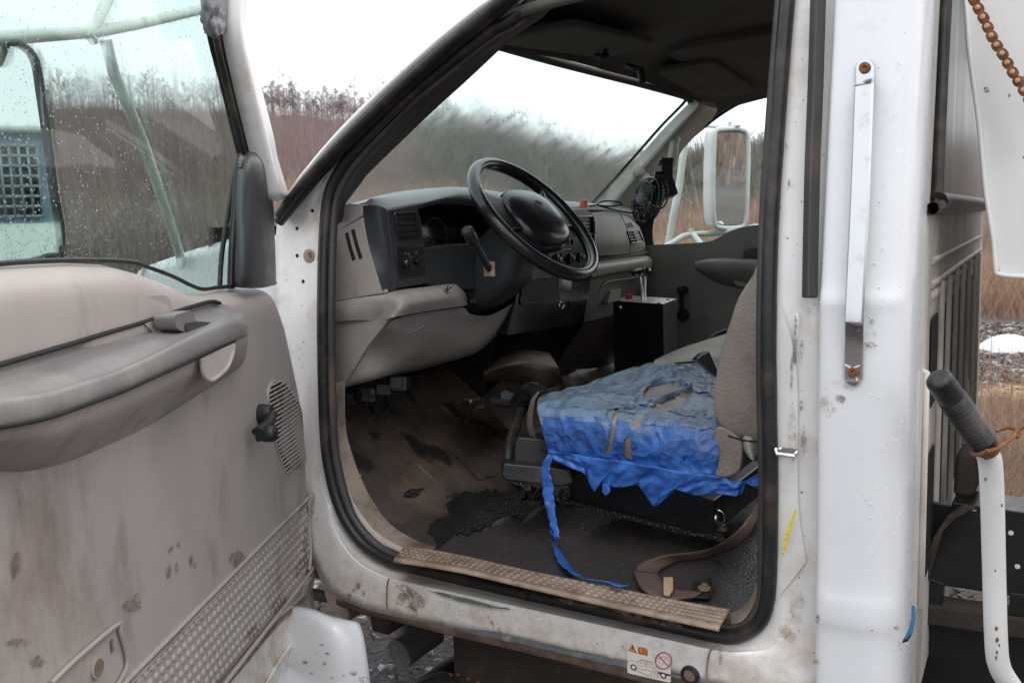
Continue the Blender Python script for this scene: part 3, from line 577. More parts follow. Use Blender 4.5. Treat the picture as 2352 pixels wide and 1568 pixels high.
# --- passenger door, inside
bl = [(1425, 590), (1470, 580), (1503, 575), (1560, 573), (1625, 569), (1648, 562), (1675, 548), (1705, 538), (1750, 533), (1830, 533)]
top = [Y(u, v, -.845) for u, v in bl]; bot = [V((p.x, -.845, .74)) for p in top]
mid = [V((p.x, -.838, p.z-.03)) for p in top]
pd = patch('passenger_door', [[V((p.x, -.88, p.z)) for p in top], top, mid, bot], 'dash_gray', truck, a=3, b=4)
gl = [Y(u, v, -.885) for u, v in [(1490, 590), (1480, 519), (1500, 430), (1555, 335), (1620, 275), (1690, 225), (1764, 190), (1850, 170), (1900, 600)]]
MB().add(gl, [tuple(range(len(gl)))]).build('window_glass', 'side_glass', pd, False)
tube('window_seal', [Y(u, v-3, -.85) for u, v in bl[2:]], .006, 'rubber', pd, k=3, seg=8)
rows = [[Y(1597, 600, -.835), Y(1640, 592, -.83), Y(1700, 592, -.83), Y(1800, 596, -.83)], [Y(1596, 604, -.80), Y(1640, 598, -.77), Y(1700, 600, -.77), Y(1800, 604, -.77)], [Y(1598, 618, -.80), Y(1640, 622, -.765), Y(1700, 627, -.765), Y(1800, 634, -.765)], [Y(1606, 624, -.83), Y(1645, 640, -.80), Y(1700, 652, -.80), Y(1800, 672, -.80)], [Y(1612, 630, -.845), Y(1655, 652, -.84), Y(1700, 662, -.84), Y(1800, 684, -.84)]]
patch('armrest', rows, 'dash_gray', pd, b=8)
prism('pull_cup', rr([Y(1680, 636, -.79), Y(1750, 648, -.79), Y(1750, 668, -.79), Y(1690, 655, -.79)], .01), -YV*.03, 'knee_gray', pd, .004)
prism('door_latch_handle', rr([Y(1710, 572, -.83), Y(1750, 566, -.83), Y(1750, 592, -.83), Y(1708, 594, -.83)], .01), YV*.012, 'dash_dark', pd, .004)
mb = MB(); mb.lathe(Y(1565, 667, -.80), YV, [(.016, -.03), (.018, 0), (.014, .012), (.003, .014)], 18); mb.lathe(Y(1565, 724, -.81), YV, [(.02, -.03), (.02, 0), (.014, .010), (.003, .011)], 18)
mb.tube([Y(1565, 667, -.815), Y(1564, 724, -.815)], .013, 10, flat=.6); mb.build('window_crank', 'black_plastic', pd)
# --- dashboard
dash = empty('dashboard', parent=truck)
crest = [(836, 466, 0), (862, 452, 1), (930, 439, 1), (1020, 434, 1), (1100, 440, 1), (1180, 450, 1), (1270, 462, 1), (1340, 470, 1), (1400, 474, 1), (1446, 480, 1)]
lip = [(832, 471, .93), (888, 479, .86), (955, 470, .86), (1036, 452, .87), (1094, 457, .87), (1180, 471, .88), (1270, 480, .89), (1335, 482, .895), (1395, 486, .92), (1462, 506, .96)]
rC = [X(u, v, 1.02 if k else .95) for u, v, k in crest]; rL = [X(*p) for p in lip]
rM = [a.lerp(b, .45)+V((-.022, 0, .012)) for a, b in zip(rL, rC)]; rU = [p+V((.03, 0, -.016)) for p in rL]
rF = [V((1.23, p.y, 1.482)) for p in rC]; rG = [a.lerp(b, .5)+ZV*.004 for a, b in zip(rC, rF)]
patch('dash_pad', [rU, rL, rM, rC, rG, rF], 'dash_top', dash, a=6, b=6)
prism('end_cap_trim', [Y(u, v, .83) for u, v in [(762, 540), (831, 497), (834, 470), (795, 468), (770, 490)]], -YV*.02, 'trim_taupe', dash, .003)
ec = prism('end_cap', [Y(u, v, .83) for u, v in [(763, 538), (832, 499), (846, 560), (862, 620), (880, 674), (762, 693)]], -YV*.02, 'trim_taupe', dash, .002)
for P in ([(799, 538), (811, 535), (832, 602), (822, 604)], [(779, 545), (791, 543), (816, 603), (806, 606)]):
    pass
mb = MB()
for a, b in (((796, 535), (813, 597)), ((810, 527), (829, 594))):
    q = spl([Y(*a, .8305), Y((a[0]+b[0])/2-1, (a[1]+b[1])/2, .8305), Y(*b, .8305)], 8); mb.tube(q, .0055, 8, nrm=YV, flat=.12)
mb.build('end_cap_slots', 'flat_black', ec)
bp = [X(888, 478, .86), X(909, 664, .86)]
rows = [[Y(833, 472, .83), X(868, 472, .865)+YV*.004, X(888, 480, .86)], [Y(846, 560, .83), X(880, 560, .865), X(898, 570, .86)], [Y(880, 674, .83), X(900, 668, .865), X(909, 664, .86)]]
patch('bezel_side', rows, 'dash_dark', dash)
bz = prism('bezel', rr([X(u, v, .86) for u, v in [(889, 478), (957, 471), (968, 510), (976, 569), (987, 650), (909, 664)]], .008, 4), XV*.16, 'dash_dark', dash, .006)
prism('lower_bezel', [X(u, v, .872) for u, v in [(974, 570), (1034, 561), (1150, 557), (1196, 560), (1192, 668), (1050, 664), (984, 656)]], XV*.13, 'dash_dark', dash, .004)
cl = prism('instrument_cluster', [X(u, v, 1.0) for u, v in [(930, 462), (1330, 474), (1330, 600), (930, 620)]], XV*.02, 'gauge', dash)
mb = MB(); mt = MB(); mr = MB()
for (cu_, cv, rad) in ((1000, 545, .05), (1075, 547, .038), (1150, 546, .05)):
    c = X(cu_, cv, .996)
    for i in range(27):
        a = R(-40+260*i/26); dr_ = V((0, math.cos(a), math.sin(a))); mt.box(c+dr_*rad, XV*.0004, dr_*.0035, dr_.cross(XV)*.0007)
    a = R(200); dr_ = V((0, math.cos(R(-35)), math.sin(R(-35)))); mr.box(c+V((0, .02, -.02)), XV*.0006, dr_*.020, dr_.cross(XV)*.0011)
mt.build('dial_marks', 'tick', cl, False); mr.build('needles', 'red_needle', cl, False)
def vent(px, xx, name='air_vent', par=dash, slats=4, bars=3, skew=0):
    P = [X(u, v, xx) for u, v in px]; e = V((-.004, 0, 0))
    g = MB(); k = rr(P, .004, 3); g.tube([p+e for p in k], .0032, 6, 0, closed=True); g.add([p+XV*.02 for p in k], [tuple(range(len(k)))], 1)
    for i in range(1, slats): t = i/slats; g.tube([P[0].lerp(P[3], t), P[1].lerp(P[2], t)], .0018, 6, 0, flat=1)
    for i in range(1, bars+1): t = i/(bars+1); g.box((P[0].lerp(P[1], t)+P[3].lerp(P[2], t))/2+XV*.008, XV*.006, (P[0]-P[1]).normalized()*.0008, (P[0]-P[3])*.5, 0)
    return g.build(name, ['satin_black', 'flat_black'], par)
vent([(903, 490), (952, 489), (962, 542), (914, 545)], .858)
sw = prism('switch_panel', rr([X(u, v, .8585) for u, v in [(911, 568), (973, 567), (978, 633), (917, 641)]], .005, 3), XV*.003, 'satin_black', dash, .001)
mb = MB(); c = X(933, 605, .857); mb.lathe(c, -XV, [(.0125, 0), (.012, .006), (.009, .010), (.002, .011)], 20); mb.box(c-XV*.010, XV*.006, YV*.004, ZV*.013); mb.lathe(X(957, 600, .857), -XV, [(.009, 0), (.0085, .010), (.002, .011)], 18); mb.build('light_knob', 'satin_black', sw, bv=.0008)
mb = MB()
for u, v in ((932, 582), (939, 584), (944, 591), (956, 580)): mb.tube([X(u+2*math.cos(a), v+2*math.sin(a), .857) for a in [i*math.pi/4 for i in range(8)]], .0004, 4, closed=True)
mb.build('switch_symbols', 'label_grey', sw)
# bolster, flank and knee panel
b0 = [Y(762, 694, .832), Y(820, 684, .832), Y(880, 676, .83), X(912, 667, .852), X(975, 659, .855), X(1040, 652, .86), X(1058, 662, .87)]
b1 = [Y(762, 706, .842), Y(820, 697, .842), Y(882, 688, .838), X(922, 676, .825), X(980, 668, .822), X(1046, 662, .826), X(1068, 672, .86)]
b2 = [Y(762, 724, .845), Y(820, 716, .845), Y(890, 706, .835), X(930, 696, .808), X(985, 689, .806), X(1052, 680, .815), X(1072, 688, .86)]
b3 = [Y(762, 740, .842), Y(818, 735, .842), Y(880, 735, .832), X(905, 728, .82), X(985, 714, .82), X(1060, 703, .826), X(1074, 700, .86)]
patch('dash_bolster', [b0, b1, b2, b3], 'knee_gray', dash)
prism('dash_flank', [Y(u, v, .834) for u, v in [(762, 730), (905, 722), (882, 750), (842, 799), (800, 868), (782, 893), (764, 893)]], -YV*.02, 'knee_gray', dash, .003)
k0 = [Y(782, 892, .83), Y(810, 850, .83), Y(842, 800, .83), X(884, 752, .838), X(915, 730, .835), X(985, 716, .84), X(1065, 705, .845)]
k1 = [Y(800, 888, .80), X(860, 868, .93), X(900, 830, .90), X(940, 790, .875), X(975, 760, .86), X(1030, 735, .855), X(1085, 722, .855)]
k2 = [X(860, 872, .99), X(920, 852, .94), X(960, 822, .91), X(1000, 795, .89), X(1040, 775, .88), X(1080, 750, .875), X(1130, 722, .87)]
k3 = [X(900, 862, 1.0), X(960, 845, .97), X(1010, 832, .95), X(1060, 818, .93), X(1100, 800, .92), X(1145, 755, .91), X(1190, 690, .90)]
k4 = [X(900, 862, 1.1), X(960, 850, 1.08), X(1010, 836, 1.06), X(1060, 822, 1.04), X(1100, 806, 1.02), X(1150, 760, 1.0), X(1195, 690, .96)]
kp = patch('knee_panel', [k0, k1, k2, k3, k4], 'knee_gray', dash)
MB().tube(spl([X(925, 757, .852), X(940, 750, .852), X(972, 740, .846), X(966, 752, .850), X(930, 766, .856)], 4, True), .0016, 6, closed=True).build('release_recess', 'knee_gray', kp)
mb = MB(); c = X(1025, 668, .812); mb.lathe(c, V((-.8, 0, .5)), [(.006, -.004), (.006, .001), (.0035, .003), (.002, .003)], 12, 1); mb.tube([c, c+V((-.014, -.004, .010))], .0017, 6); mb.tube([c, c+V((-.010, .006, .012))], .0015, 6); mb.build('toggle_switch', ['satin_black', 'rust'], dash)
MB().dome(X(1029, 752, .878), V((-1, .2, 0)), .006, .002).build('trim_clip', 'flat_black', kp)
# centre stack and passenger side
cs = prism('centre_stack', rr([X(u, v, .885) for u, v in [(1180, 480), (1342, 480), (1364, 492), (1368, 600), (1358, 640), (1345, 712), (1325, 745), (1165, 770), (1190, 660)]], .008, 3), XV*.16, 'satin_black', dash, .005)
vent([(1318, 499), (1360, 497), (1363, 537), (1324, 540)], .882, slats=5, bars=3)
mb = MB()
for u, v, r_ in ((1278, 598, .020), (1308, 595, .017), (1330, 592, .015)): mb.lathe(X(u, v, .883), -XV, [(r_, 0), (r_*.95, .004), (r_*.55, .006), (r_*.5, .018), (.002, .019)], 18); mb.box(X(u, v, .868), XV*.006, YV*.003, ZV*r_)
for u in (1296, 1306, 1316): mb.box(X(u, 555, .880), XV*.004, YV*.006, ZV*.007)
mb.build('heater_knobs', 'satin_black', cs, bv=.001)
mb = MB(); mb.box(X(1300, 572, .882), XV*.002, YV*.032, ZV*.001); mb.box(X(1355, 590, .882), XV*.001, YV*.004, ZV*.030); mb.build('trim_line', 'label_grey', cs, False)
pk = rr([X(u, v, .882) for u, v in [(1200, 642), (1284, 634), (1286, 688), (1196, 700)]], .01, 4)
MB().add(pk, [tuple(range(len(pk)))]).build('storage_pocket', 'flat_black', cs, False)
MB().tube(pk, .0022, 6, closed=True).build('pocket_rim', 'satin_black', cs)
MB().tube([X(1290+5*math.cos(a), 701+8*math.sin(a), .881) for a in [i*math.pi/8 for i in range(16)]], .0018, 6, closed=True).build('lighter_socket', 'chrome', cs)
prism('switch_bank', rr([X(u, v, .881) for u, v in [(1310, 690), (1345, 684), (1338, 706), (1306, 712)]], .004), XV*.01, 'satin_black', cs, .002)
st = [X(1283, 638, .880), X(1314, 640, .880), X(1311.5, 666.3, .880), X(1282.5, 670.2, .880)]
stk = prism('warning_sticker', st, XV*.0006, 'label_grey', cs)
tx = (st[1]-st[0]).normalized(); ty = (st[0]-st[3]).normalized()
mb = MB()
for i, w in enumerate((.014, .018, .013, .022, .010)):   # print too small to read in the photograph: broken dashes
    x = .004
    while x < .004+w: l_ = random.uniform(.0008, .0024); mb.box(st[3]+ty*(.0225-.0030*i)+tx*(x+l_/2)-XV*.0007, tx*l_*.42, XV*.0001, ty*.0006); x += l_+.0004
mb.build('sticker_print', 'ink_grey', stk, False)
text('sticker_text', 'CHELSEA', st[3]+ty*.0095+tx*.0150-XV*.0006, tx, ty, 'ink', stk, .0045)
c = st[3]+ty*.0045+tx*.022-XV*.0007; MB().add([c+ty*.0035, c+tx*.0035, c-ty*.0035, c-tx*.0035], [(0, 1, 2, 3)]).build('sticker_emblem', 'ink_green', stk, False)
pr_ = [[X(1360, 488, .892), X(1385, 486, .90), X(1412, 489, .918), X(1436, 496, .935), X(1452, 505, .95), X(1468, 520, .965)],
       [X(1366, 505, .875), X(1392, 503, .885), X(1420, 506, .905), X(1445, 514, .925), X(1460, 522, .94), X(1474, 535, .96)],
       [X(1370, 560, .872), X(1400, 558, .882), X(1432, 556, .90), X(1452, 556, .922), X(1468, 558, .94), X(1482, 562, .958)],
       [X(1369, 588, .90), X(1400, 586, .905), X(1428, 584, .92), X(1450, 581, .935), X(1468, 578, .95), X(1481, 574, .965)]]
patch('passenger_dash', pr_, 'dash_gray', dash)
tube('dash_gap_filler', [X(1358, 596, .925), X(1420, 591, .935), X(1484, 583, .965)], .012, 'flat_black', dash, seg=8)  # black filler strip, gives the gap its darkness by colour
tube('dash_seam', [X(1424, 490, .915), X(1438, 520, .900), X(1447, 556, .900), X(1446, 584, .925)], .0014, 'flat_black', dash, seg=6)
vent([(1436, 532), (1464, 529), (1476, 556), (1448, 558)], .915, bars=2)
prism('demist_slot', [X(u, v, .918) for u, v in [(1430, 514), (1450, 511), (1457, 521), (1436, 524)]], XV*.002, 'satin_black', dash)
q0 = [X(1365, 600, .91), X(1430, 592, .93), X(1480, 588, .95), X(1500, 588, .97)]; q1 = [X(1362, 610, .87), X(1430, 602, .885), X(1480, 597, .90), X(1503, 600, .95)]
q2 = [X(1360, 634, .87), X(1430, 622, .885), X(1480, 616, .905), X(1502, 618, .95)]; q3 = [X(1356, 650, .90), X(1425, 636, .915), X(1478, 628, .935), X(1500, 632, .97)]
q4 = [X(1340, 740, .97), X(1400, 725, .99), X(1470, 705, 1.0), X(1497, 700, 1.01)]; q5 = [X(1270, 850, 1.1), X(1370, 845, 1.12), X(1460, 830, 1.14), X(1500, 815, 1.15)]
patch('glove_box', [q0, q1, q2, q3, q4], 'dash_gray', dash)
patch('lower_panel', [q4, q5], 'inner_dark', dash)  # darker material puts the shade under the dash into the colour
tube('glove_box_seam', [X(1352, 720, .965), X(1382, 655, .915), X(1400, 645, .908), X(1480, 634, .925)], .0018, 'flat_black', dash, seg=6)
prism('glove_latch', rr([X(u, v, .925) for u, v in [(1402, 668), (1428, 662), (1424, 686), (1396, 696)]], .004), XV*.02, 'dash_gray', dash, .002)
tube('glove_lip', [X(1383, 655, .908), X(1400, 646, .904), X(1440, 640, .912), X(1482, 634, .92)], .002, 'dash_gray', dash, seg=6)
# --- steering column, wheel, stalk
C0 = V((.733, .381, 1.47)); t_ = R(42); wnr = V((-math.cos(t_), 0, math.sin(t_))); wa = YV.copy(); wb = V((math.sin(t_), 0, math.cos(t_)))
def rrect(c, a, b, ha, hb, r=.4, n=6):
    P = [c+a*ha+b*hb, c-a*ha+b*hb, c-a*ha-b*hb, c+a*ha-b*hb]; return rr(P, min(ha, hb)*r*2, n)
def loft(name, secs, m, parent, k=5, caps=True):
    n = len(secs[0]); cols = [spl([s_[j] for s_ in secs], k) for j in range(n)]; vs = []; L_ = len(cols[0])
    for i in range(L_): vs += [c[i] for c in cols]
    fs = [(i*n+j, i*n+(j+1) % n, (i+1)*n+(j+1) % n, (i+1)*n+j) for i in range(L_-1) for j in range(n)]
    if caps: fs += [tuple(range(n)), tuple((L_-1)*n+j for j in range(n))]
    return mk(name, vs, fs, m, parent)
colu = loft('steering_column', [rrect(C0-wnr*.055, wa, wb, .058, .058), rrect(C0-wnr*.09+V((0, 0, -.004)), wa, wb, .062, .066), rrect(C0-wnr*.13+V((0, 0, -.02)), wa, wb, .066, .082), rrect(C0-wnr*.185+V((.01, 0, -.022)), wa, V((.45, 0, 1)).normalized(), .068, .080), rrect(C0-wnr*.235+V((.03, 0, -.022)), wa, V((.5, 0, 1)).normalized(), .064, .072)], 'dash_dark', truck)
loft('column_collar', [rrect(C0-wnr*.050, wa, wb, .060, .060), rrect(C0-wnr*.062, wa, wb, .064, .065), rrect(C0-wnr*.075, wa, wb, .063, .066)], 'knee_gray', colu)
sw_ = empty('steering_wheel', parent=truck)
sw_['label'] = 'worn black steering wheel with broad side spokes'
def wp_(r_, deg, h=0): return C0+wa*(r_*math.cos(R(deg)))+wb*(r_*math.sin(R(deg)))+wnr*h
P = [wp_(.191, a*7.5) for a in range(48)]
vs = []; fs = []
for i in range(48):
    rad = (P[i]-C0).normalized()
    for k in range(14):
        a = 2*math.pi*k/14; q = .0155*(1+(.05*math.sin(3*a) if i % 2 else 0)); vs.append(P[i]+rad*(math.cos(a)*.0150)+wnr*(math.sin(a)*.0175))
    for k in range(14): fs.append((i*14+k, i*14+(k+1) % 14, ((i+1) % 48)*14+(k+1) % 14, ((i+1) % 48)*14+k))
mk('rim', vs, fs, 'satin_black', sw_)
def spoke(a0, a1, nm='spoke'):   # webbed spoke from the hub out to the rim
    am = (a0+a1)/2; rows = []
    for s_ in (0, 1):
        h = .005 if s_ == 0 else -.010; rows.append([[wp_(r_, a, h+(-.028*(1-(r_-.07)/.11) if s_ else .004*(1-(r_-.07)/.11))) for a in (a0-q, am-(am-a0)*.6, am, am+(am-a0)*.6, a1+q)] for r_, q in ((.07, 16), (.11, 6), (.15, 0), (.178, 4), (.188, 12))])
    ob = patch(nm, rows[0], 'satin_black', sw_, a=4, b=4); solid(ob, .014, -1); return ob
spoke(150, 194); spoke(-14, 30)
pad_ = [rrect(C0+wnr*(-.05), wa, wb, .092, .080, .5, 7), rrect(C0+wnr*(-.02), wa, wb, .110, .096, .5, 7), rrect(C0+wnr*.006, wa, wb, .108, .093, .55, 7), rrect(C0+wnr*.022, wa, wb, .094, .079, .6, 7), rrect(C0+wnr*.031, wa, wb, .062, .050, .7, 7), rrect(C0+wnr*.034, wa, wb, .008, .006, .7, 7)]
hb = loft('hub_pad', pad_, 'satin_black', sw_)
mb = MB(); e0 = C0+wnr*.0335+wb*.018+wa*.0
mb.tube([e0+wa*.017*math.cos(R(a*15))+wb*.011*math.sin(R(a*15)) for a in range(24)], .0011, 6, closed=True)
for k in range(5): a = k*1.25; mb.tube([e0+(wa*math.cos(a)+wb*math.sin(a))*.003, e0+(wa*math.cos(a+.8)*.010+wb*math.sin(a+.8)*.007)], .0011, 5)
mb.build('emblem', 'dash_dark', hb)
tube('pad_seam', [wp_(.092, 200, .010), wp_(.075, 215, .022), wp_(.062, 245, .024), wp_(.066, 290, .023), wp_(.078, 325, .018)], .0012, 'flat_black', hb, seg=6)
p0 = C0-wnr*.115+YV*.066+ZV*-.01; p0 = K(1124, 618, 2.02); p1 = K(1102, 580, 1.96); p2 = K(1071, 527, 1.90)
stl = MB().tube([p0, p1, p1.lerp(p2, .45), p1.lerp(p2, .52), p2.lerp(p1, .06), p2], [.0075, .0085, .0092, .0132, .0132, .0095], 16).build('turn_signal_stalk', 'black_plastic', truck)
MB().box(p0, XV*.014, YV*.003, ZV*.016).build('stalk_gaiter', 'rust_pad', stl, bv=.002)
mb = MB(); q = C0-wnr*.20+YV*.070+ZV*-.075; mb.lathe(q, V((-.3, 1, .1)), [(.009, 0), (.009, .006), (.006, .008), (.006, .02), (.004, .022)], 14); mb.build('tilt_knob', 'black_plastic', colu)
# --- pedals and the modules hanging under the dash
mb = MB()
ex = X(1000, 880, 1.1)-X(860, 905, 1.1); ex.normalize()
bx = [K(800, 915, 2.35), K(850, 905, 2.33), K(885, 893, 2.31), K(920, 880, 2.30)]
for i, c in enumerate(bx): mb.box(c, (fw*.03), rt*.018, up*(.013+.004*(i % 2)))
mb.lathe(K(853, 900, 2.28), -fw, [(.012, 0), (.011, .008), (.002, .009)], 16); mb.dome(K(833, 908, 2.30), -fw, .005, .004); mb.box(K(910, 878, 2.26), fw*.01, rt*.014, up*.014)
mb.tube(spl([K(770, 925, 2.3), K(790, 932, 2.3), K(815, 925, 2.3), K(835, 915, 2.32)], 5), .0025, 6); mb.tube(spl([K(840, 925, 2.3), K(850, 950, 2.32), K(875, 955, 2.34), K(900, 930, 2.36)], 5), .003, 6)
mb.build('relay_box', 'black_plastic', truck, bv=.002)
def pedal(nm, px, arm, xx):
    P = [X(u, v, xx+(.01 if i > 1 else .03)) for i, (u, v) in enumerate(px)]; n = (P[1]-P[0]).cross(P[2]-P[0]).normalized()
    if n.dot(CAM-P[0]) < 0: n = -n
    o = prism(nm, rr(P, .008, 3), -n*.014, 'rubber', truck, .003); g = MB()
    for i in range(1, 12): t = i/12; g.tube([P[0].lerp(P[1], t)+n*.001, P[3].lerp(P[2], t)+n*.001], .0012, 5)
    g.build('tread', 'rubber_soft', o); tube('pedal_arm', [X(u, v, xx+.03) for u, v in arm], .008, 'frame_brown', o, seg=8)
pedal('brake_pedal', [(858, 960), (902, 948), (920, 985), (872, 997)], [(885, 970), (860, 940), (845, 900)], 1.14)
pedal('clutch_pedal', [(912, 955), (952, 950), (966, 982), (924, 990)], [(930, 965), (900, 930), (880, 890)], 1.14)
pedal('gas_pedal', [(948, 930), (968, 925), (1008, 992), (988, 1002)], [(955, 935), (945, 900), (938, 860)], 1.16)
# --- driver seat
seat = empty('driver_seat', parent=truck); seat['label'] = 'driver seat with its cushion wrapped in torn blue tape'
H0 = [(1262, 1050, .73), (1350, 1078, .74), (1450, 1108, .74), (1560, 1128, .74), (1650, 1136, .74), (1712, 1134, .735), (1752, 1076, .72)]
ctr = [[Y(1262, 1048, .728), Y(1350, 1074, .735), Y(1450, 1100, .74), Y(1560, 1118, .74), Y(1650, 1128, .735)],
       [Y(1258, 1035, .716), Y(1360, 1052, .722), Y(1450, 1060, .725), Y(1550, 1080, .724), Y(1648, 1093, .716)],
       [Y(1245, 985, .722), Y(1350, 988, .735), Y(1450, 1003, .738), Y(1550, 1022, .735), Y(1650, 1035, .72)],
       [Y(1233, 930, .70), Y(1340, 938, .705), Y(1430, 952, .71), Y(1540, 968, .71), Y(1649, 978, .70)],
       [Y(1243, 903, .60), Y(1360, 905, .58), Y(1460, 922, .58), Y(1560, 938, .58), Y(1650, 940, .58)],
       [Y(1318, 886, .42), Y(1400, 878, .38), Y(1490, 888, .38), Y(1575, 893, .38), Y(1650, 900, .38)],
       [Y(1405, 858, .24), Y(1480, 834, .22), Y(1535, 832, .22), Y(1590, 838, .22), Y(1650, 852, .22)]]
HOLES = [[(1476, 908), (1486, 886), (1520, 868), (1562, 872), (1590, 888), (1592, 905), (1565, 930), (1530, 944), (1492, 936)], [(1412, 938), (1423, 934), (1412, 990), (1402, 1040), (1390, 1042), (1402, 985)], [(1434, 1006), (1446, 992), (1450, 1025), (1453, 1056), (1432, 1050)], [(1430, 934), (1462, 926), (1472, 932), (1440, 944)]]
STRIPS = [[(1493, 914), (1530, 908), (1560, 892), (1584, 884), (1582, 890), (1552, 905), (1528, 922), (1495, 930)]]
FOLD = []
_r = random.Random(21)
for i_ in range(16):
    a_ = _r.uniform(0, math.pi); FOLD.append((V((math.cos(a_), .55*math.sin(a_), .7*math.sin(a_*1.7+1))), _r.uniform(7, 26), _r.uniform(0, 1), _r.uniform(.0008, .0022)))
def crumple(p, s_, t):
    k = noise.noise(p*7)*.006
    for d_, f_, ph, A_ in FOLD:
        x_ = p.dot(d_)*f_+ph+.35*noise.noise(p*9+d_*5); x_ -= math.floor(x_); m_ = max(0, noise.noise(p*6+d_*31)+.35)
        k -= A_*m_*2.6*max(0, 1-abs(x_-.5)*5)
    u, v = pxl(p); d = math.hypot((u-1530)/1.9, v-910); lift = .008*math.exp(-((d-32)/9)**2)
    return p + V((0, .5, .85)).normalized()*k + ZV*lift
def keepf(i, j, c):
    u, v = pxl(c); u += 3*noise.noise(c*60); v += 3*noise.noise(c*70+V((9, 9, 9)))
    if any(inpoly(u, v, h) for h in STRIPS): return True
    return not any(inpoly(u, v, h) for h in HOLES)
tp = patch('tape_cover', ctr, 'blue_tape', seat, a=24, b=36, disp=crumple, keep=keepf)
# overlapping strips laid over the cover, edges and ends torn
mat('tape_worn', (.15, .225, .34), .40, bump=.42, bscale=26, btype='crumple', bdist=.012, var=.3, vscale=14, dirt=(.13, .155, .18), dscale=12, dth=(.5, .66)); mat('tape_dusky', (.05, .14, .42), .4, bump=.8, bscale=26, btype='crumple', bdist=.012, var=.35, vscale=18, dirt=(.12, .125, .17), dscale=9, dth=(.54, .68))
R1_ = [spl(r, 12) for r in ctr]; SC = [spl([r[j] for r in R1_], 12) for j in range(len(R1_[0]))]
def surf(a, b):   # a 0..1 from hem to far edge, b 0..1 from front to back
    x = b*(len(SC)-1.001); y = a*(len(SC[0])-1.001); i, j = int(x), int(y); f, g = x-i, y-j
    return (SC[i][j]*(1-f)+SC[i+1][j]*f)*(1-g)+(SC[i][j+1]*(1-f)+SC[i+1][j+1]*f)*g
rs = random.Random(77)
for (a0, a1, b0, b1, sk0, m_) in ((.22, .44, .02, .52, .03, 'tape_dusky'), (.40, .56, .0, .40, -.02, 'tape_worn'), (.20, .50, .66, .80, .0, 'tape_dusky'), (.52, .70, .05, .55, .03, 'tape_worn'), (.62, .80, .2, .98, -.03, 'tape_worn'), (.82, .95, .15, .95, .0, 'tape_worn'), (.10, .30, .72, 1., .02, 'blue_tape'), (.28, .47, .70, 1., -.02, 'tape_dusky'), (.05, .26, .0, .30, .02, 'blue_tape'), (.48, .58, .62, .99, .01, 'tape_worn'), (.70, .84, .0, .5, .04, 'tape_worn')):
    nb = 60; rows = []
    for ia in range(9):
        r_ = []
        for ib in range(nb+1):
            t = ib/nb; a = a0+(a1-a0)*ia/8+sk0*(t-.5)*2+.012*noise.noise(V((t*9, ia*.1, a0*30))); b = b0+(b1-b0)*t+(.02*noise.noise(V((ia*1.3, a0*20, 1))) if ib in (0, nb) else 0)
            p = crumple(surf(min(.995, max(0, a)), min(.999, max(0, b))), 0, 0); edge_ = 1-abs(ia/4-1); r_.append(p+V((0, .55, .83)).normalized()*(.0022+.0035*max(0, noise.noise(V((t*14, ia*.6, a0*9))))*(1-edge_)))
        rows.append(r_)
    grid('tape_layer', rows, m_, seat, keep=keepf)
# second layer: a skirt of overlapping strips with torn ends
sk_ = []
top = spl([Y(1260, 1033, .735), Y(1360, 1050, .745), Y(1450, 1062, .748), Y(1550, 1080, .746), Y(1648, 1094, .738), Y(1700, 1106, .73), Y(1756, 1078, .70)], 20)
botp = [(1262, 1050), (1300, 1068), (1345, 1085), (1352, 1110), (1366, 1130), (1374, 1118), (1380, 1108), (1400, 1118), (1430, 1118), (1466, 1112), (1474, 1130), (1500, 1160), (1508, 1162), (1512, 1128), (1560, 1124), (1594, 1138), (1640, 1132), (1690, 1138), (1702, 1136), (1712, 1108), (1742, 1116), (1750, 1082)]
bb = []
for i in range(len(top)):
    f = i/(len(top)-1)*(len(botp)-1); k = min(int(f), len(botp)-2); u = botp[k][0]+(botp[k+1][0]-botp[k][0])*(f-k); v = botp[k][1]+(botp[k+1][1]-botp[k][1])*(f-k); bb.append(Y(u, v, .735+.012*noise.noise(V((i*.3, 0, 0)))))
rows = [[a.lerp(b, t)+YV*(.010*noise.noise(V((i*.12, t*2.5, 3)))) for i, (a, b) in enumerate(zip(top, bb))] for t in (0, .2, .4, .6, .8, 1)]
cols_ = [spl([r[j] for r in rows], 3) for j in range(len(top))]
solid(grid('tape_skirt', [[c[i] for c in cols_] for i in range(len(cols_[0]))], 'blue_tape_strip', seat), .0008)
for P in ([(1384, 1110), (1400, 1108), (1402, 1128), (1392, 1138), (1384, 1128)],):
    prism('tape_end', [Y(u, v, .742) for u, v in P], YV*.001, 'blue_tape_strip', seat)
for P, W in (([(1484, 886), (1512, 876), (1545, 872), (1572, 878)], 7), ([(1496, 926), (1530, 912), (1562, 896), (1590, 884)], 5), ([(1430, 936), (1448, 930), (1470, 934)], 6)):
    pts = [pl(u, v, V((.35, .5, 1.083)), V((0, .12, 1))) for u, v in P]; ribbon('tape_flap', pts, [up*(W*.0009)+V((0, 0, .004*((i % 2)*2-1))) for i in range(len(pts))], 'blue_tape', seat)
inn = [[p+V((0, -.010, -.007)) for p in r] for r in ctr]
cu_ = patch('cushion', inn, 'leather', seat, a=6, b=6)
cu_['label'] = 'tan leather cushion showing through the tears'
patch('cushion_front', [[Y(1240, 900, .69), Y(1228, 925, .69), Y(1224, 975, .69), Y(1240, 1025, .69), Y(1262, 1040, .69)], [Y(1238, 897, .63), Y(1219, 925, .63), Y(1214, 985, .63), Y(1232, 1020, .63), Y(1262, 1035, .63)], [Y(1290, 885, .45), Y(1275, 915, .45), Y(1275, 985, .45), Y(1290, 1010, .45), Y(1300, 1020, .45)]], 'leather', seat)
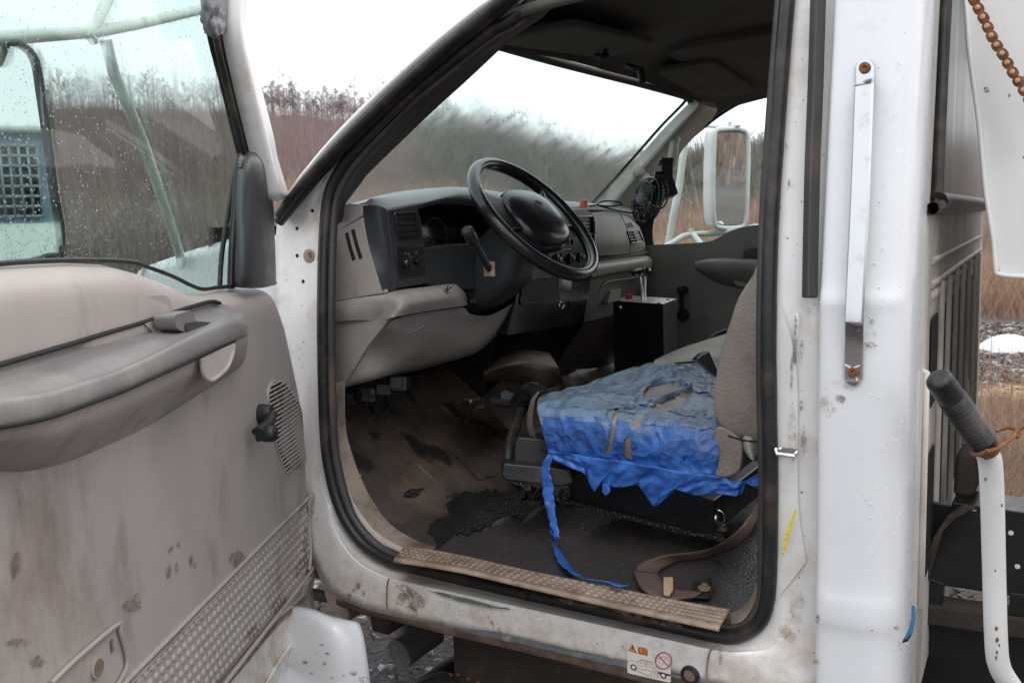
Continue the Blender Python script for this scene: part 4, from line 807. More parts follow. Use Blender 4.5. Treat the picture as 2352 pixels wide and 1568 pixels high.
prism('cushion_bolster', rr([Y(u, v, .716) for u, v in [(1640, 978), (1668, 984), (1702, 1008), (1706, 1030), (1700, 1082), (1672, 1098), (1640, 1096)]], .012, 4), -YV*.45, 'leather', seat, .014, 4)
bk = [(1752, 590), (1738, 622), (1718, 652), (1700, 684), (1682, 738), (1662, 800), (1650, 860), (1643, 922), (1648, 962), (1676, 996), (1716, 1010), (1800, 1012), (1830, 800), (1830, 560), (1790, 545)]
B0 = [Y(u, v, .69) for u, v in bk]; cc = sum(B0, V())/len(B0)
def shrink(P, k, dy): return [cc.lerp(p, k)+YV*dy for p in P]
Bs = spl(B0, 4, True); cc = sum(Bs, V())/len(Bs)
bkO = loft('seat_back', [shrink(Bs, .80, .028), shrink(Bs, .93, .022), shrink(Bs, .985, .006), shrink(Bs, 1.0, -.025), shrink(Bs, 1.0, -.22), shrink(Bs, 1.0, -.44), shrink(Bs, .9, -.47)], 'leather', seat, k=4)
tube('back_seam', [Y(1672, 1000, .716), Y(1716, 1012, .716), Y(1768, 1013, .716)], .0018, 'flat_black', bkO, seg=6)
ribbon('valance', [Y(1708, 1020, .71), Y(1722, 1028, .72), Y(1742, 1022, .70), Y(1760, 1030, .71)], [V((0, .004, .014)), V((.01, -.01, .022)), V((0, .012, .03)), V((0, 0, .03))], 'leather_pale', seat, thick=.003)
# pedestal, riser, buckle, chrome cap
ped = prism('seat_pedestal', [Y(u, v, .62) for u, v in [(1300, 1062), (1640, 1150), (1641, 1228), (1560, 1214), (1308, 1150)]], -YV*.34, 'satin_black', truck, .003)
prism('pedestal_foot', [Y(u, v, .635) for u, v in [(1300, 1146), (1570, 1215), (1645, 1230), (1645, 1240), (1560, 1224), (1300, 1156)]], -YV*.03, 'wet_dark', ped)
MB().lathe(Y(1612, 1182, .622), YV, [(.006, -.004), (.006, .0005), (.001, .0005)], 12).build('bolt_hole', 'flat_black', ped)
mb = MB(); c = Y(1644, 1188, .60); mb.lathe(c, V((-.6, .75, .2)), [(.0185, -.03), (.0185, 0), (.017, .008), (.012, .014), (.006, .0168), (.001, .0175)], 24); mb.build('chrome_cap', 'chrome', ped)
for u, v, s_ in ((1661, 1215, .009), (1648, 1226, .007), (1652, 1236, .010)): MB().lathe(Y(u, v, .60), V((-.2, .3, 1)), [(s_, 0), (s_, .004), (s_*.5, .005), (s_*.5, .012)], 6).build('base_bolt', 'rust_pad', ped, False)
mb = MB(); b_ = [K(1165, 1075, 1.98), K(1290, 1085, 1.95)]
mb.prism([K(u, v, 2.0) for u, v in [(1150, 1090), (1156, 1062), (1305, 1076), (1320, 1110), (1290, 1118), (1160, 1104)]], fw*.2)
mb.prism([K(u, v, 2.06) for u, v in [(1180, 1068), (1182, 1018), (1190, 1002), (1300, 1012), (1300, 1076)]], fw*.2)
mb.tube(spl([K(1165, 1075, 2.08), K(1172, 1020, 2.12), K(1190, 960, 2.2), K(1215, 915, 2.25), K(1245, 895, 2.3)], 5), .014, 8)
mb.build('seat_suspension', 'rubber', truck, bv=.006)
mb = MB(); mb.tube([K(1113, 922, 2.3), K(1130, 922, 2.29), K(1131, 921, 2.29), K(1150, 924, 2.28), K(1190, 928, 2.26), K(1235, 935, 2.2)], [.008, .010, .0125, .0125, .010, .012], 12); mb.prism([K(u, v, 2.27) for u, v in [(1150, 902), (1160, 896), (1185, 906), (1186, 920), (1152, 920)]], fw*.03); mb.tube(spl([K(1190, 930, 2.24), K(1215, 900, 2.2), K(1240, 905, 2.15)], 4), .024, 10); mb.build('air_valve', 'satin_black', truck)
prism('seat_belt_buckle', [K(u, v, 2.02) for u, v in [(1598, 826), (1612, 812), (1630, 806), (1648, 850), (1648, 868), (1622, 846)]], fw*.05, 'satin_black', truck, .004)
# loose belt webbing lying on the floor, with its anchor
bw = [(1775, 1118, .86, 0), (1757, 1150, .85, 0), (1733, 1186, .84, 0), (1698, 1236, .83, 0)]
P = [Y(1778, 1110, .80), Y(1757, 1146, .80), Y(1733, 1186, .80), Y(1700, 1232, .80), F_(1640, 1266, .03), F_(1590, 1277, .02), F_(1540, 1283, .018), F_(1495, 1300, .016), F_(1484, 1320, .012)]
W = [V((.004, 0, .004)), V((.005, .0, .005)), V((.006, 0, .006)), V((.008, .006, .008)), V((.004, .012, .010)), V((.004, .016, .012)), V((.008, .018, .012)), V((.016, .014, .008)), V((.022, .002, .002))]
belt = ribbon('seat_belt', P, W, 'webbing', truck, thick=.0018)
P = [F_(1482, 1314, .016), F_(1500, 1345, .012), F_(1530, 1362, .012), F_(1565, 1366, .012), F_(1604, 1366, .012)]
W = [V((.020, .010, .0)), V((.012, .022, 0)), V((.002, .026, 0)), V((.0, .024, 0)), V((0, .014, 0))]
W = [V((.024, .004, .0)), V((.016, .020, 0)), V((.005, .028, 0)), V((.004, .025, 0)), V((.003, .013, 0))]
ribbon('belt_end', P, W, 'webbing', belt, thick=.0045)
prism('foam_patch', rr([F_(u, v, .018) for u, v in [(1524, 1330), (1546, 1330), (1546, 1358), (1538, 1370), (1524, 1368)]], .002, 2), ZV*.005, 'wood_plug', belt, .001)
prism('anchor_plate', rr([F_(u, v, .008) for u, v in [(1592, 1334), (1636, 1328), (1640, 1350), (1630, 1376), (1592, 1374)]], .006, 3), ZV*.003, 'rubber', truck, .0008)
mb = MB(); c = F_(1618, 1352, .013); mb.lathe(c, ZV, [(.0125, 0), (.0115, .004), (.0065, .005), (.006, .010), (.0035, .010), (.003, .006)], 14); mb.build('anchor_bolt', 'rust_pad', truck)
# hanging strip of tape
P = [Y(1264, 1032, .735), Y(1262, 1050, .74), Y(1253, 1080, .742), Y(1258, 1120, .745), Y(1264, 1160, .75), Y(1270, 1196, .755), Y(1278, 1234, .76)]
W = [V((.004, 0, 0)), V((.007, 0, .001)), V((.011, 0, -.001)), V((.012, .002, .0)), V((.009, .004, .0)), V((.010, 0, .001)), V((.008, 0, -.001))]
def crease(o, amp=.004, f=90):
    for v in o.data.vertices: v.co += V((noise.noise(v.co*f), noise.noise(v.co*f+V((7, 0, 0))), 0))*amp
crease(ribbon('tape_strip', P, W, 'blue_tape_strip', seat))
P = [Y(1266, 1222, .765), F_(1272, 1245, .02), F_(1292, 1288, .012), F_(1310, 1308, .02), F_(1340, 1328, .040), Z(1377, 1334, .804), Z(1405, 1338, .806), Z(1425, 1344, .808), Z(1440, 1343, .806)]
W = [V((.003, 0, .004)), V((.004, .003, .004)), V((.006, .008, .002)), V((.006, .008, .004)), V((.004, .006, .003)), V((.002, .005, .003)), V((.002, .007, .003)), V((0, .010, .002)), V((0, .012, .003))]
crease(ribbon('tape_strip', P, W, 'blue_tape_strip', seat))
# --- passenger seat
ps = empty('passenger_seat', parent=truck)
q = [[K(1497, 838, 2.5), K(1560, 818, 2.6), K(1640, 782, 2.75), K(1720, 760, 2.8)], [K(1497, 829, 2.52), K(1562, 800, 2.68), K(1640, 775, 2.8), K(1720, 750, 2.85)], [K(1505, 826, 2.5), K(1580, 815, 2.45), K(1650, 812, 2.4), K(1730, 810, 2.4)], [K(1500, 838, 2.44), K(1580, 838, 2.38), K(1660, 840, 2.35), K(1730, 840, 2.32)], [K(1500, 880, 2.44), K(1580, 880, 2.38), K(1660, 880, 2.35), K(1730, 880, 2.32)]]
patch('passenger_cushion', q[1:], 'leather_pale', ps)
prism('cushion_slot', rr([K(u, v, 2.36) for u, v in [(1545, 833), (1600, 828), (1612, 832), (1560, 836)]], .004), fw*.004, 'flat_black', ps)
prism('passenger_seat_back', [V((-.05, .10, .95)), V((.07, .10, 1.05)), V((-.06, .10, 1.42)), V((-.12, .10, 1.42))], V((0, -.8, 0)), 'leather', ps, .03, 4)
tube('recliner_lever', [K(1625, 788, 2.85), K(1645, 772, 2.85), K(1675, 762, 2.85)], .012, 'black_plastic', ps, seg=8)
# --- hydraulic control box between the seats
zb = 1.203; tpx = [(1408, 692), (1444, 680), (1554, 688), (1523, 699.5)]
T4 = [Z(u, v, zb) for u, v in tpx]; dn = ZV*-.42
cbx = empty('control_box', parent=truck); cbx['label'] = 'black control box with twin levers and a red button'
prism('box_body', [p-ZV*.003 for p in T4], dn, 'black_paint', cbx, .002, 1)
prism('top_plate', T4, ZV*.003, 'satin_steel', cbx, .0008, 1)
ctrp = sum(T4, V())/4
for u, v in ((1422, 690), (1534, 688.5), (1513, 696.5)): MB().dome(Z(u, v, zb+.003), ZV, .006, .003).build('plate_screw', 'rust', cbx)
for u, v in ((1425, 707), (1497, 711)): MB().dome(Y(u, v, (T4[0].y+T4[3].y)/2+.001), YV, .006, .003).build('side_screw', 'satin_steel', cbx)
MB().lathe(Z(1445, 686.5, zb+.003), ZV, [(.011, 0), (.011, .014), (.009, .015), (.001, .015)], 16).build('red_button', 'red_plastic', cbx)
g0, g1 = Z(1452, 689, zb+.0035), Z(1530, 693.5, zb+.0035); MB().tube([g0, g1], .003, 5, flat=.1, nrm=ZV).build('lever_gate', 'flat_black', cbx)
d0 = (ctrp-CAM).dot(fw)
l1 = MB().tube([K(1475, 691, d0), K(1475, 670, d0-.01), K(1472, 645, d0-.02), K(1469, 630, d0-.02)], [.008, .0075, .006, .006], 10, flat=.5).build('lever', 'satin_steel', cbx)
MB().lathe(K(1469, 634, d0-.02), up*.9-rt*.25-fw*.1, [(.004, -.004), (.017, .005), (.024, .014), (.0245, .020), (.018, .0245), (.002, .026)], 24).build('knob', 'satin_black', l1)
l2 = MB().tube([K(1480, 689, d0+.03), K(1480, 670, d0+.04), K(1481, 640, d0+.05), K(1480, 628, d0+.05)], [.006, .006, .005, .005], 8).build('lever', 'satin_steel', cbx)
MB().lathe(K(1481, 632, d0+.05), up*.9+rt*.1+fw*.1, [(.004, -.004), (.016, .005), (.021, .014), (.018, .021), (.002, .024)], 20).build('knob', 'knob_wood', l2)
def face_cabin(o, p):   # window panes face into the cab
    for f in o.data.polygons:
        if f.normal.dot(p-f.center) < 0: f.flip()
    o.data.update()
for o in truck.children_recursive:
    if o.name.startswith(('windshield', 'window_glass')): face_cabin(o, CAM)
# =================================================================== DRIVER DOOR
door = empty('driver_door', parent=truck); door['label'] = 'driver door swung open with dirty taupe trim'
belt_px = [(646, 656), (600, 658), (545, 662), (500, 671), (466, 674), (435, 656), (400, 638), (350, 620), (300, 606), (200, 601), (60, 606), (-20, 613), (-160, 628)]
edge_px = [(648, 656), (655, 700), (672, 752), (684, 810), (704, 904), (717, 1040), (721, 1113), (728, 1218), (726, 1270), (715, 1323)]
bot_px = [(715, 1325), (697, 1365), (629, 1428), (550, 1522), (508, 1568), (380, 1720), (250, 1870)]
bs = sorted(dsz(D(u, v)) for u, v in belt_px); es = sorted((z, s) for s, z in (dsz(D(u, v)) for u, v in edge_px)); bo = sorted(dsz(D(u, v)) for u, v in bot_px)
def itp(T, x):
    if x <= T[0][0]: return T[0][1]
    for (a, b), (c, d) in zip(T, T[1:]):
        if x <= c: return b+(d-b)*(x-a)/(c-a+1e-9)
    return T[-1][1]
def relief(s, z):
    zt = itp(bs, s); n = -.055*math.exp(-max(0, zt-z)/.012)
    e = itp(es, z)
    if s-e < .075: n -= ((.075-(s-e))/.075)**2*.022
    if z > 1.27: n += .012*math.exp(-((s-.75)/.35)**2)*min(1, (z-1.27)/.06)
    n -= .004*max(0, 1-(z-itp(bo, s))/.03)
    return n
rows = []
for i in range(61):
    r_ = []
    for j in range(70):
        t = i/60; u_ = j/69; s = 1.16*u_; z1 = itp(bs, s); z0 = itp(bo, s); z = z1+(z0-z1)*t; e = itp(es, z); s2 = e+(1.16-e)*u_; z1 = itp(bs, s2); z0 = itp(bo, s2); z = z1+(z0-z1)*(t**1.15); r_.append(DL(s2, z, relief(s2, z)))
    rows.append(r_)
panel = grid('trim_panel', rows, 'trim_taupe', door)
solid(panel, .01, -1)
# shell of the door and its lower metal flange
shp = [(-.03, .62), (-.05, .9), (-.05, 1.2), (-.02, 1.35), (.35, 1.345), (1.17, 1.40), (1.17, .60), (.3, .56)]
sh = prism('door_shell', [DL(s, z, -.035) for s, z in [(0.035, .64), (.02, .9), (.06, 1.2), (.1, 1.34), (.38, 1.33), (1.17, 1.38), (1.17, .60), (.3, .59)]], -DN*.10, 'white_paint', door, .012)
prism('door_flange', [D(u, v, -.012) for u, v in [(716, 1330), (727, 1428), (700, 1458), (640, 1568), (560, 1700), (380, 1760), (500, 1560), (629, 1420)]], -DN*.022, 'white_jamb', door, .004)
tube('door_edge_seal', [D(u, v, -.008) for u, v in [(726, 1250), (718, 1335), (700, 1372), (632, 1438), (560, 1524), (500, 1592)]], .004, 'rust_pad', door, seg=6)
tube('flange_lip', [D(u, v, -.008) for u, v in [(722, 1425), (690, 1452), (640, 1520), (600, 1590)]], .004, 'white_jamb', door, seg=8)
# raised studded kick panel
zt_, zb_ = .868, .700
def ppx(u, v): return dsz(D(u, v, .002))
out = [DL(1.16, zt_, .002), DL(.055, zt_, .002), DL(.028, zt_-.012, .002), DL(.018, zt_-.05, -.002), DL(.02, .745, -.002), DL(.045, .712, .0), DL(.10, .702, .002), DL(1.16, .702, .002)]
MB().tube(spl(out, 6), .0042, 8).build('panel_rim', 'trim_taupe', panel)
MB().tube([p+DN*.0-ZV*.009 for p in spl(out[:4], 6)], .0025, 6).build('rim_groove', 'trim_scuffed', panel)
mb = MB()
for i in range(60):
    for j in range(8):
        s = .040+.0192*i+(.0096 if j % 2 else 0); z = .722+.0182*j
        if s < .062 and z < .735: continue
        mb.dome(DL(s, z, relief(s, z)), DN, .0066, .0032, 12)
mb.build('panel_studs', 'trim_taupe', panel)
# speaker grille
sp_px = [(623, 879), (640, 875), (653, 881), (670, 904), (688, 934), (700, 960), (708, 992), (712, 1034), (705, 1057), (683, 1072), (660, 1083), (652, 1079), (638, 1039), (625, 992), (618, 947), (614, 904)]
sg = [dsz(p) for p in spl([D(u, v) for u, v in sp_px], 3, True)]; zs = [p[1] for p in sg]
g = MB(); bk_ = [DL(s, z, relief(s, z)+.0012) for s, z in sg]; g.add(bk_, [tuple(range(len(bk_)))], 1)
def span(z):
    xs = []
    for i in range(len(sg)):
        (a, b), (c, d) = sg[i-1], sg[i]
        if (b > z) != (d > z): xs.append(a+(c-a)*(z-b)/(d-b))
    return (min(xs), max(xs)) if len(xs) > 1 else None
nsl = 24
for i in range(nsl):
    z = min(zs)+(max(zs)-min(zs))*(i+.5)/nsl; q = span(z)
    if q: g.tube([DL(q[0], z, relief(q[0], z)+.003), DL((q[0]+q[1])/2, z, relief((q[0]+q[1])/2, z)+.004), DL(q[1], z, relief(q[1], z)+.003)], .0023, 6)
for f in (.33, .66):
    g.tube([DL(q[0]+(q[1]-q[0])*f, z, relief(q[0], z)+.003) for z in [min(zs)+(max(zs)-min(zs))*k/12 for k in range(1, 12)] for q in [span(z)]], .0010, 5)
g.tube([DL(s, z, relief(s, z)+.001) for s, z in sg], .003, 6, 0, closed=True)
g.build('speaker_grille', ['trim_scuffed', 'flat_black'], door)
# window crank
mb = MB(); b0_ = D(601, 951, .004); mb.lathe(b0_, DN, [(.020, -.004), (.0195, .012), (.017, .020), (.002, .022)], 20); k0_ = D(592, 992, .03)
mb.tube([b0_+DN*.018, (b0_+k0_)/2+DN*.018, k0_], [.013, .011, .012], 12, flat=.7); mb.lathe(D(592, 996, .024), DN, [(.015, 0), (.013, .008), (.0155, .014), (.0155, .030), (.012, .034), (.002, .035)], 20); mb.build('window_crank', 'black_plastic', door)
# armrest: dark pad over a taupe support
seam = [(-60, 856), (0, 838), (90, 812), (175, 787), (250, 764), (325, 742), (397, 719), (440, 705), (485, 693), (505, 697)]
n_ = len(seam)
mid1 = [(-60, 880), (0, 864), (90, 842), (175, 815), (250, 792), (325, 768), (397, 745), (450, 722), (505, 702), (530, 704)]
mid2 = [(-60, 905), (0, 893), (90, 872), (175, 842), (255, 815), (335, 786), (405, 765), (470, 742), (525, 718), (556, 716)]
edge = [(-60, 918), (0, 916), (100, 903), (180, 880), (265, 853), (345, 818), (410, 786), (475, 757), (530, 734), (562, 733)]
edg2 = [(-60, 945), (0, 940), (105, 925), (190, 900), (275, 872), (350, 838), (415, 806), (480, 776), (535, 750), (567, 745)]
botm = [(-60, 985), (0, 980), (110, 958), (200, 927), (285, 896), (360, 862), (425, 833), (490, 802), (540, 780), (568, 768)]
par_ = [(.0105,)*9+(.002,), (.012,)*8+(.010, .004), (.045,)*8+(.040, .022), (.066,)*8+(.062, .044), (.078,)*8+(.074, .055), (.083,)*8+(.079, .060), (.084,)*8+(.080, .060), (.078,)*8+(.074, .054)]
AR = [[D(u, v, h) for (u, v), h in zip(L_, hh)] for L_, hh in zip([seam, mid1, mid2, [(u, v-7) for u, v in edge], [(u, v+2) for u, v in edge], edg2, [(u, v-6) for u, v in botm], botm], par_)]
AR.append([p-DN*.02+ZV*.004 for p in AR[-1]]); AR = [r_+[r_[-1]*.0+D(u, v, -.004)] for r_, (u, v) in zip(AR, [(512, 702), (522, 708), (548, 722), (556, 732), (562, 742), (564, 750), (565, 762), (564, 766), (560, 764)])]
CUP = [(398, 722), (404, 745), (425, 766), (452, 757), (485, 740), (488, 738), (455, 738), (440, 722), (440, 706)]
ar = patch('armrest', AR, 'arm_gray', door, a=4, b=7); ar['label'] = 'dark grey padded armrest with rubbed top'
sup = [[D(u, v, h) for (u, v), h in zip(L_, hh)] for L_, hh in zip([botm, [(-60, 1020), (0, 1015), (105, 1005), (200, 975), (285, 938), (365, 900), (430, 868), (490, 838), (545, 805), (569, 778)], [(-60, 1060), (0, 1052), (80, 1050), (180, 1020), (280, 975), (360, 935), (430, 900), (490, 868), (545, 836), (567, 800)], [(-60, 1090), (0, 1085), (60, 1085), (150, 1066), (250, 1025), (340, 982), (430, 925), (500, 880), (552, 842), (566, 815)]], [(.076,)*8+(.072, .052), (.066,)*8+(.062, .044), (.034,)*8+(.034, .022), (-.004,)*10])]
sup = [r_+[D(u, v, -.004)] for r_, (u, v) in zip(sup, [(566, 768), (566, 778), (564, 800), (563, 814)])]
patch('armrest_support', sup, 'trim_scuffed', door, a=5, b=7)
tube('armrest_gap', [D(u, v+1, .0825 if u < 500 else .074) for u, v in botm[:-1]], .0024, 'flat_black', door, seg=6)
tube('armrest_gap', [D(u, v-1, .0125) for u, v in seam], .0032, 'flat_black', door, seg=6)
# pull cup under the armrest, latch recess and its lever
cp = rr([D(u, v, .080) for u, v in [(461, 821), (535, 788), (533, 812), (520, 845), (488, 872), (474, 872), (466, 855)]], .012, 4); c_ = sum(cp, V())/len(cp)
gmb = MB(); n0 = len(cp); lay = [cp, [c_.lerp(p, .9)-DN*.012 for p in cp], [c_.lerp(p, .62)-DN*.030 for p in cp], [c_.lerp(p, .2)-DN*.036 for p in cp]]
gmb.add([p for l_ in lay for p in l_], [(i*n0+j, i*n0+(j+1) % n0, (i+1)*n0+(j+1) % n0, (i+1)*n0+j) for i in range(3) for j in range(n0)]+[tuple(3*n0+j for j in range(n0))])
MB().add([p+DN*.0016 for p in cp], [tuple(range(n0))]).build('pull_cup', 'trim_taupe', door)
tube('cup_rim', [D(u, v, .082) for u, v in [(462, 822), (466, 855), (475, 871), (490, 872), (520, 846), (534, 812), (536, 790)]], .0035, 'trim_scuffed', door, seg=8)
hd = [D(u, v, .012) for u, v in [(397, 721), (440, 708), (450, 725), (488, 738), (470, 746), (425, 768), (403, 757)]]
prism('latch_recess', rr([D(u, v, .0155) for u, v in [(333, 743), (397, 722), (402, 750), (424, 768), (398, 776), (362, 779), (352, 762)]], .006), -DN*.012, 'trim_taupe', door, .003)
prism('door_lever', rr([D(u, v, .052) for u, v in [(399, 724), (438, 712), (452, 738), (486, 739), (462, 752), (428, 764), (406, 755)]], .008), -DN*.03, 'arm_gray', door, .008, 4)
prism('lever_hollow_shade', rr([D(u, v, .0555) for u, v in [(428, 741), (462, 738), (484, 740), (458, 753), (430, 762)]], .006), -DN*.003, 'dash_dark', door, .001)  # dark slab on the lever stands in for its shaded hollow
prism('finger_recess', rr([D(u, v, .0105) for u, v in [(327, 684), (345, 677), (382, 676), (393, 690), (400, 717), (330, 739)]], .012, 4), -DN*.006, 'trim_scuffed', door, .003)
# lower storage lid with finger hole
MB().tube(spl([DL(*dsz(D(u, v)), .004) for u, v in [(110, 1568), (165, 1515), (262, 1434), (270, 1450), (286, 1520), (262, 1575)]], 5), .0035, 8).build('lid_rim', 'trim_scuffed', panel)
mb = MB(); c = D(223, 1532, .002); mb.lathe(c, DN, [(.014, -.002), (.014, .002), (.012, .0025)], 20, 0); mb.lathe(c, DN, [(.0115, 0), (.0115, .003), (.001, .003)], 20, 1); mb.box(D(258, 1481, .002), DD*.0025, DN*.001, ZV*.008, 1); mb.build('finger_hole', ['trim_taupe', 'rust_pad'], panel)
# grime with its own outline on the trim
mb = MB()
Dm = lambda u, v, o: DL(*dsz(D(u, v)), relief(*dsz(D(u, v)))+.0022)
for q in [(33, 1295, 10, 30, .1), (300, 1390, 22, 14), (390, 1262, 5, 12, .3), (408, 1250, 4, 6), (436, 1285, 4, 14), (445, 1295, 5, 10), (310, 1378, 10, 16), (403, 1302, 4, 12), (385, 1310, 6, 18), (40, 1475, 26, 10), (82, 1518, 16, 14), (700, 1250, 6, 50, 0), (690, 1300, 10, 30, .5), (640, 1390, 22, 14, -.8), (580, 1450, 26, 12, -.8), (545, 1222+60, 18, 20)]:
    P = smear(*q[:4], rot=q[4] if len(q) > 4 else 0, fn=Dm); MARKS.append(P)
marks('grime_mark', 'mud_smear', panel)
# window frame, glass, sail panel, tape wrap
gpx = [(-80, -80), (480, -60), (500, 60), (552, 350), (545, 660), (470, 690), (300, 640), (-80, 640)]
MB().add([D(u, v, -.045) for u, v in gpx], [tuple(range(len(gpx)))]).build('door_window', 'door_glass', door, False)
for o in door.children:
    if o.name == 'door_window': face_cabin(o, CAM)
frx = [(462, -60), (472, 70), (505, 200), (540, 340), (548, 362)]
fo = [(512, -60), (512, 70), (536, 200), (568, 330), (574, 356)]
strip('window_channel', frx, fo, 'rubber', lambda u, v: D(u, v, -.055), lambda u, v: D(u, v, -.03), bulge=0, par=door)
tube('channel_lip', [D((a[0]*.45+b[0]*.55), (a[1]+b[1])/2, -.03) for a, b in zip(frx, fo)], .006, 'rubber', door, seg=8)
fo2 = [(534, -60), (532, 60), (560, 180), (594, 310), (608, 375), (636, 462)]
fo1 = [(510, -60), (510, 70), (536, 200), (568, 330), (578, 370), (600, 460)]
solid(strip('door_frame', fo1, fo2, 'white_jamb', lambda u, v: D(u, v, -.03), lambda u, v: D(u, v, -.05), par=door), .03, -1)
tube('frame_edge', [D(u+1, v, -.05) for u, v in fo2], .003, 'rubber', door, seg=6)
wr = [[D(452, -60, -.03), D(478, -60, 0.0), D(510, -60, .0), D(536, -60, -.04)], [D(462, 20, -.03), D(482, 24, .0), D(508, 20, .003), D(532, 14, -.04)], [D(468, 66, -.035), D(490, 85, -.005), D(510, 72, -.004), D(531, 60, -.045)], [D(470, 72, -.05), D(490, 88, -.025), D(511, 75, -.025), D(530, 62, -.06)]]
dt = patch('tape_wrap', wr, 'duct_tape', door, a=10, b=10, disp=lambda p, a, b: p+DN*(.004*noise.noise(p*50)-.004*max(0, .15-abs(noise.noise(p*30)))/.15)); dt['label'] = 'grey tape wrapped round the door frame'
sl_ = [[D(552, 362, -.04), D(572, 348, -.02), D(596, 358, -.02), D(612, 386, -.03)], [D(546, 400, -.03), D(566, 380, .004), D(598, 380, .004), D(624, 420, -.03)], [D(540, 500, -.03), D(562, 500, .008), D(600, 500, .004), D(630, 510, -.03)], [D(536, 645, -.03), D(560, 648, .006), D(602, 648, .002), D(634, 642, -.02)], [D(538, 656, -.04), D(560, 658, -.02), D(602, 656, -.02), D(630, 650, -.03)]]
solid(patch('mirror_sail', sl_, 'dash_dark', door), .006, -1)
tube('belt_seal', [D(u, v-3, -.030) for u, v in [(538, 660), (500, 663), (466, 667), (436, 657), (400, 639), (350, 620), (300, 605), (200, 600), (60, 604), (-60, 614)]], .0035, 'rubber', door, seg=8)
tube('glass_channel', [D(552, 356, -.035), D(543, 440, -.035), D(534, 560, -.035), D(530, 662, -.035)], .007, 'rubber', door, seg=8)
tube('glass_channel', [D(546, 366, -.05), D(526, 480, -.05), D(510, 580, -.05), D(504, 668, -.05)], .005, 'black_plastic', door, seg=8)
tube('guide_clip', [D(555, 362, -.02), D(553, 372, -.015), D(552, 386, -.015)], .005, 'grey_shoe', door, seg=6)
# rain beads on the pane
mb = MB()
for i in range(2600):
    u = random.uniform(0, 545); v = random.uniform(0, 640) if i % 3 else 640-abs(random.gauss(0, 90))
    if u > 470 and v < (u-470)*4.2: continue
    p = D(u, v, -.0435); r_ = random.choice([.0005, .0006, .0008, .0012]); mb.lathe(p, DN, [(r_, 0), (r_*.8, r_*.5), (r_*.2, r_*.7)], 6)
o = mb.build('rain_beads', 'water', door); o['kind'] = 'stuff'
# --- door mirror on its tube frame
mir = empty('door_mirror', parent=truck); mir['label'] = 'tall tow mirror on white tube brackets outside the driver door'
NM = -.26
def M_(u, v, n=0): return D(u, v, NM+n)
mh = [(-120, 110), (-60, 92), (10, 95), (50, 106), (78, 140), (92, 220), (108, 330), (122, 440), (137, 530), (134, 572), (110, 590), (-100, 592)]
mm = V((-.75, .66, 0)).normalized(); MP = M_(70, 350)
def Mp(u, v, o=0): return pl(u, v, MP, mm, o)
mg = spl([Mp(*p) for p in mh], 4, True)
MB().add(mg, [tuple(range(len(mg)))]).build('mirror_glass', 'mirror', mir, False)
MB().tube([p-mm*.004 for p in mg], .008, 8, closed=True).build('mirror_rim', 'rubber', mir)
prism('mirror_housing', [p-mm*.012 for p in mg], -mm*.05, 'old_white', mir, .01)
tr_ = MB()
tr_.tube([M_(-80, 92, -.02), M_(30, 86, -.02), M_(110, 80, -.02), M_(220, 73, -.02), M_(330, 52, -.02), M_(462, 22, -.02)], .0115, 12)
tr_.tube([M_(208, 72, -.02), M_(228, 40, -.02), M_(262, -30, -.02)], .011, 12)
tr_.tube([M_(243, 92, -.03), M_(262, 170, -.03), M_(330, 330, -.06), M_(390, 510, -.09), M_(432, 650, -.12)], .0115, 12)
tr_.tube([M_(200, 74, -.01), M_(212, 90, -.01), M_(216, 98, -.01)], .009, 8)
tr_.build('mirror_bracket', 'tube_white', mir)
# front fender, bonnet and wheel flare of the same truck
prism('hood', [Y(u, v, .90) for u, v in [(300, 618), (345, 602), (420, 575), (505, 549), (640, 538), (650, 760), (300, 760)]], V((0, -1.8, 0)), 'white_paint', truck, .03, 4)
fl = [[Y(470, 1385, 1.02), Y(600, 1386, 1.02), Y(700, 1392, 1.02), Y(760, 1412, 1.02), Y(815, 1425, 1.02)], [Y(470, 1400, 1.09), Y(600, 1400, 1.09), Y(700, 1402, 1.09), Y(765, 1422, 1.08), Y(828, 1436, 1.04)], [Y(470, 1480, 1.11), Y(600, 1480, 1.11), Y(700, 1480, 1.11), Y(775, 1490, 1.10), Y(842, 1500, 1.05)], [Y(470, 1640, 1.12), Y(600, 1640, 1.12), Y(700, 1640, 1.12), Y(790, 1640, 1.10), Y(858, 1640, 1.05)], [Y(470, 1700, 1.12), Y(600, 1700, 1.12), Y(700, 1700, 1.12), Y(790, 1700, 1.10), Y(862, 1700, 1.05)]]
fd = patch('wheel_flare', fl, 'white_paint', truck); solid(fd, .02, -1); fd['label'] = 'white wheel flare spattered with mud'
mb = MB()
for q in [(740, 1480, 8, 3), (752, 1500, 6, 3), (745, 1522, 4, 5), (725, 1498, 5, 3), (700, 1520, 6, 4), (770, 1530, 4, 4), (810, 1545, 10, 6), (835, 1560, 12, 8), (790, 1552, 4, 3), (715, 1545, 4, 3), (760, 1556, 5, 3)]:
    P = smear(*q[:4], fn=lambda u, v, o: Y(u, v, 1.118)); MARKS.append(P)
marks('mud_mark', 'mud_smear', fd)
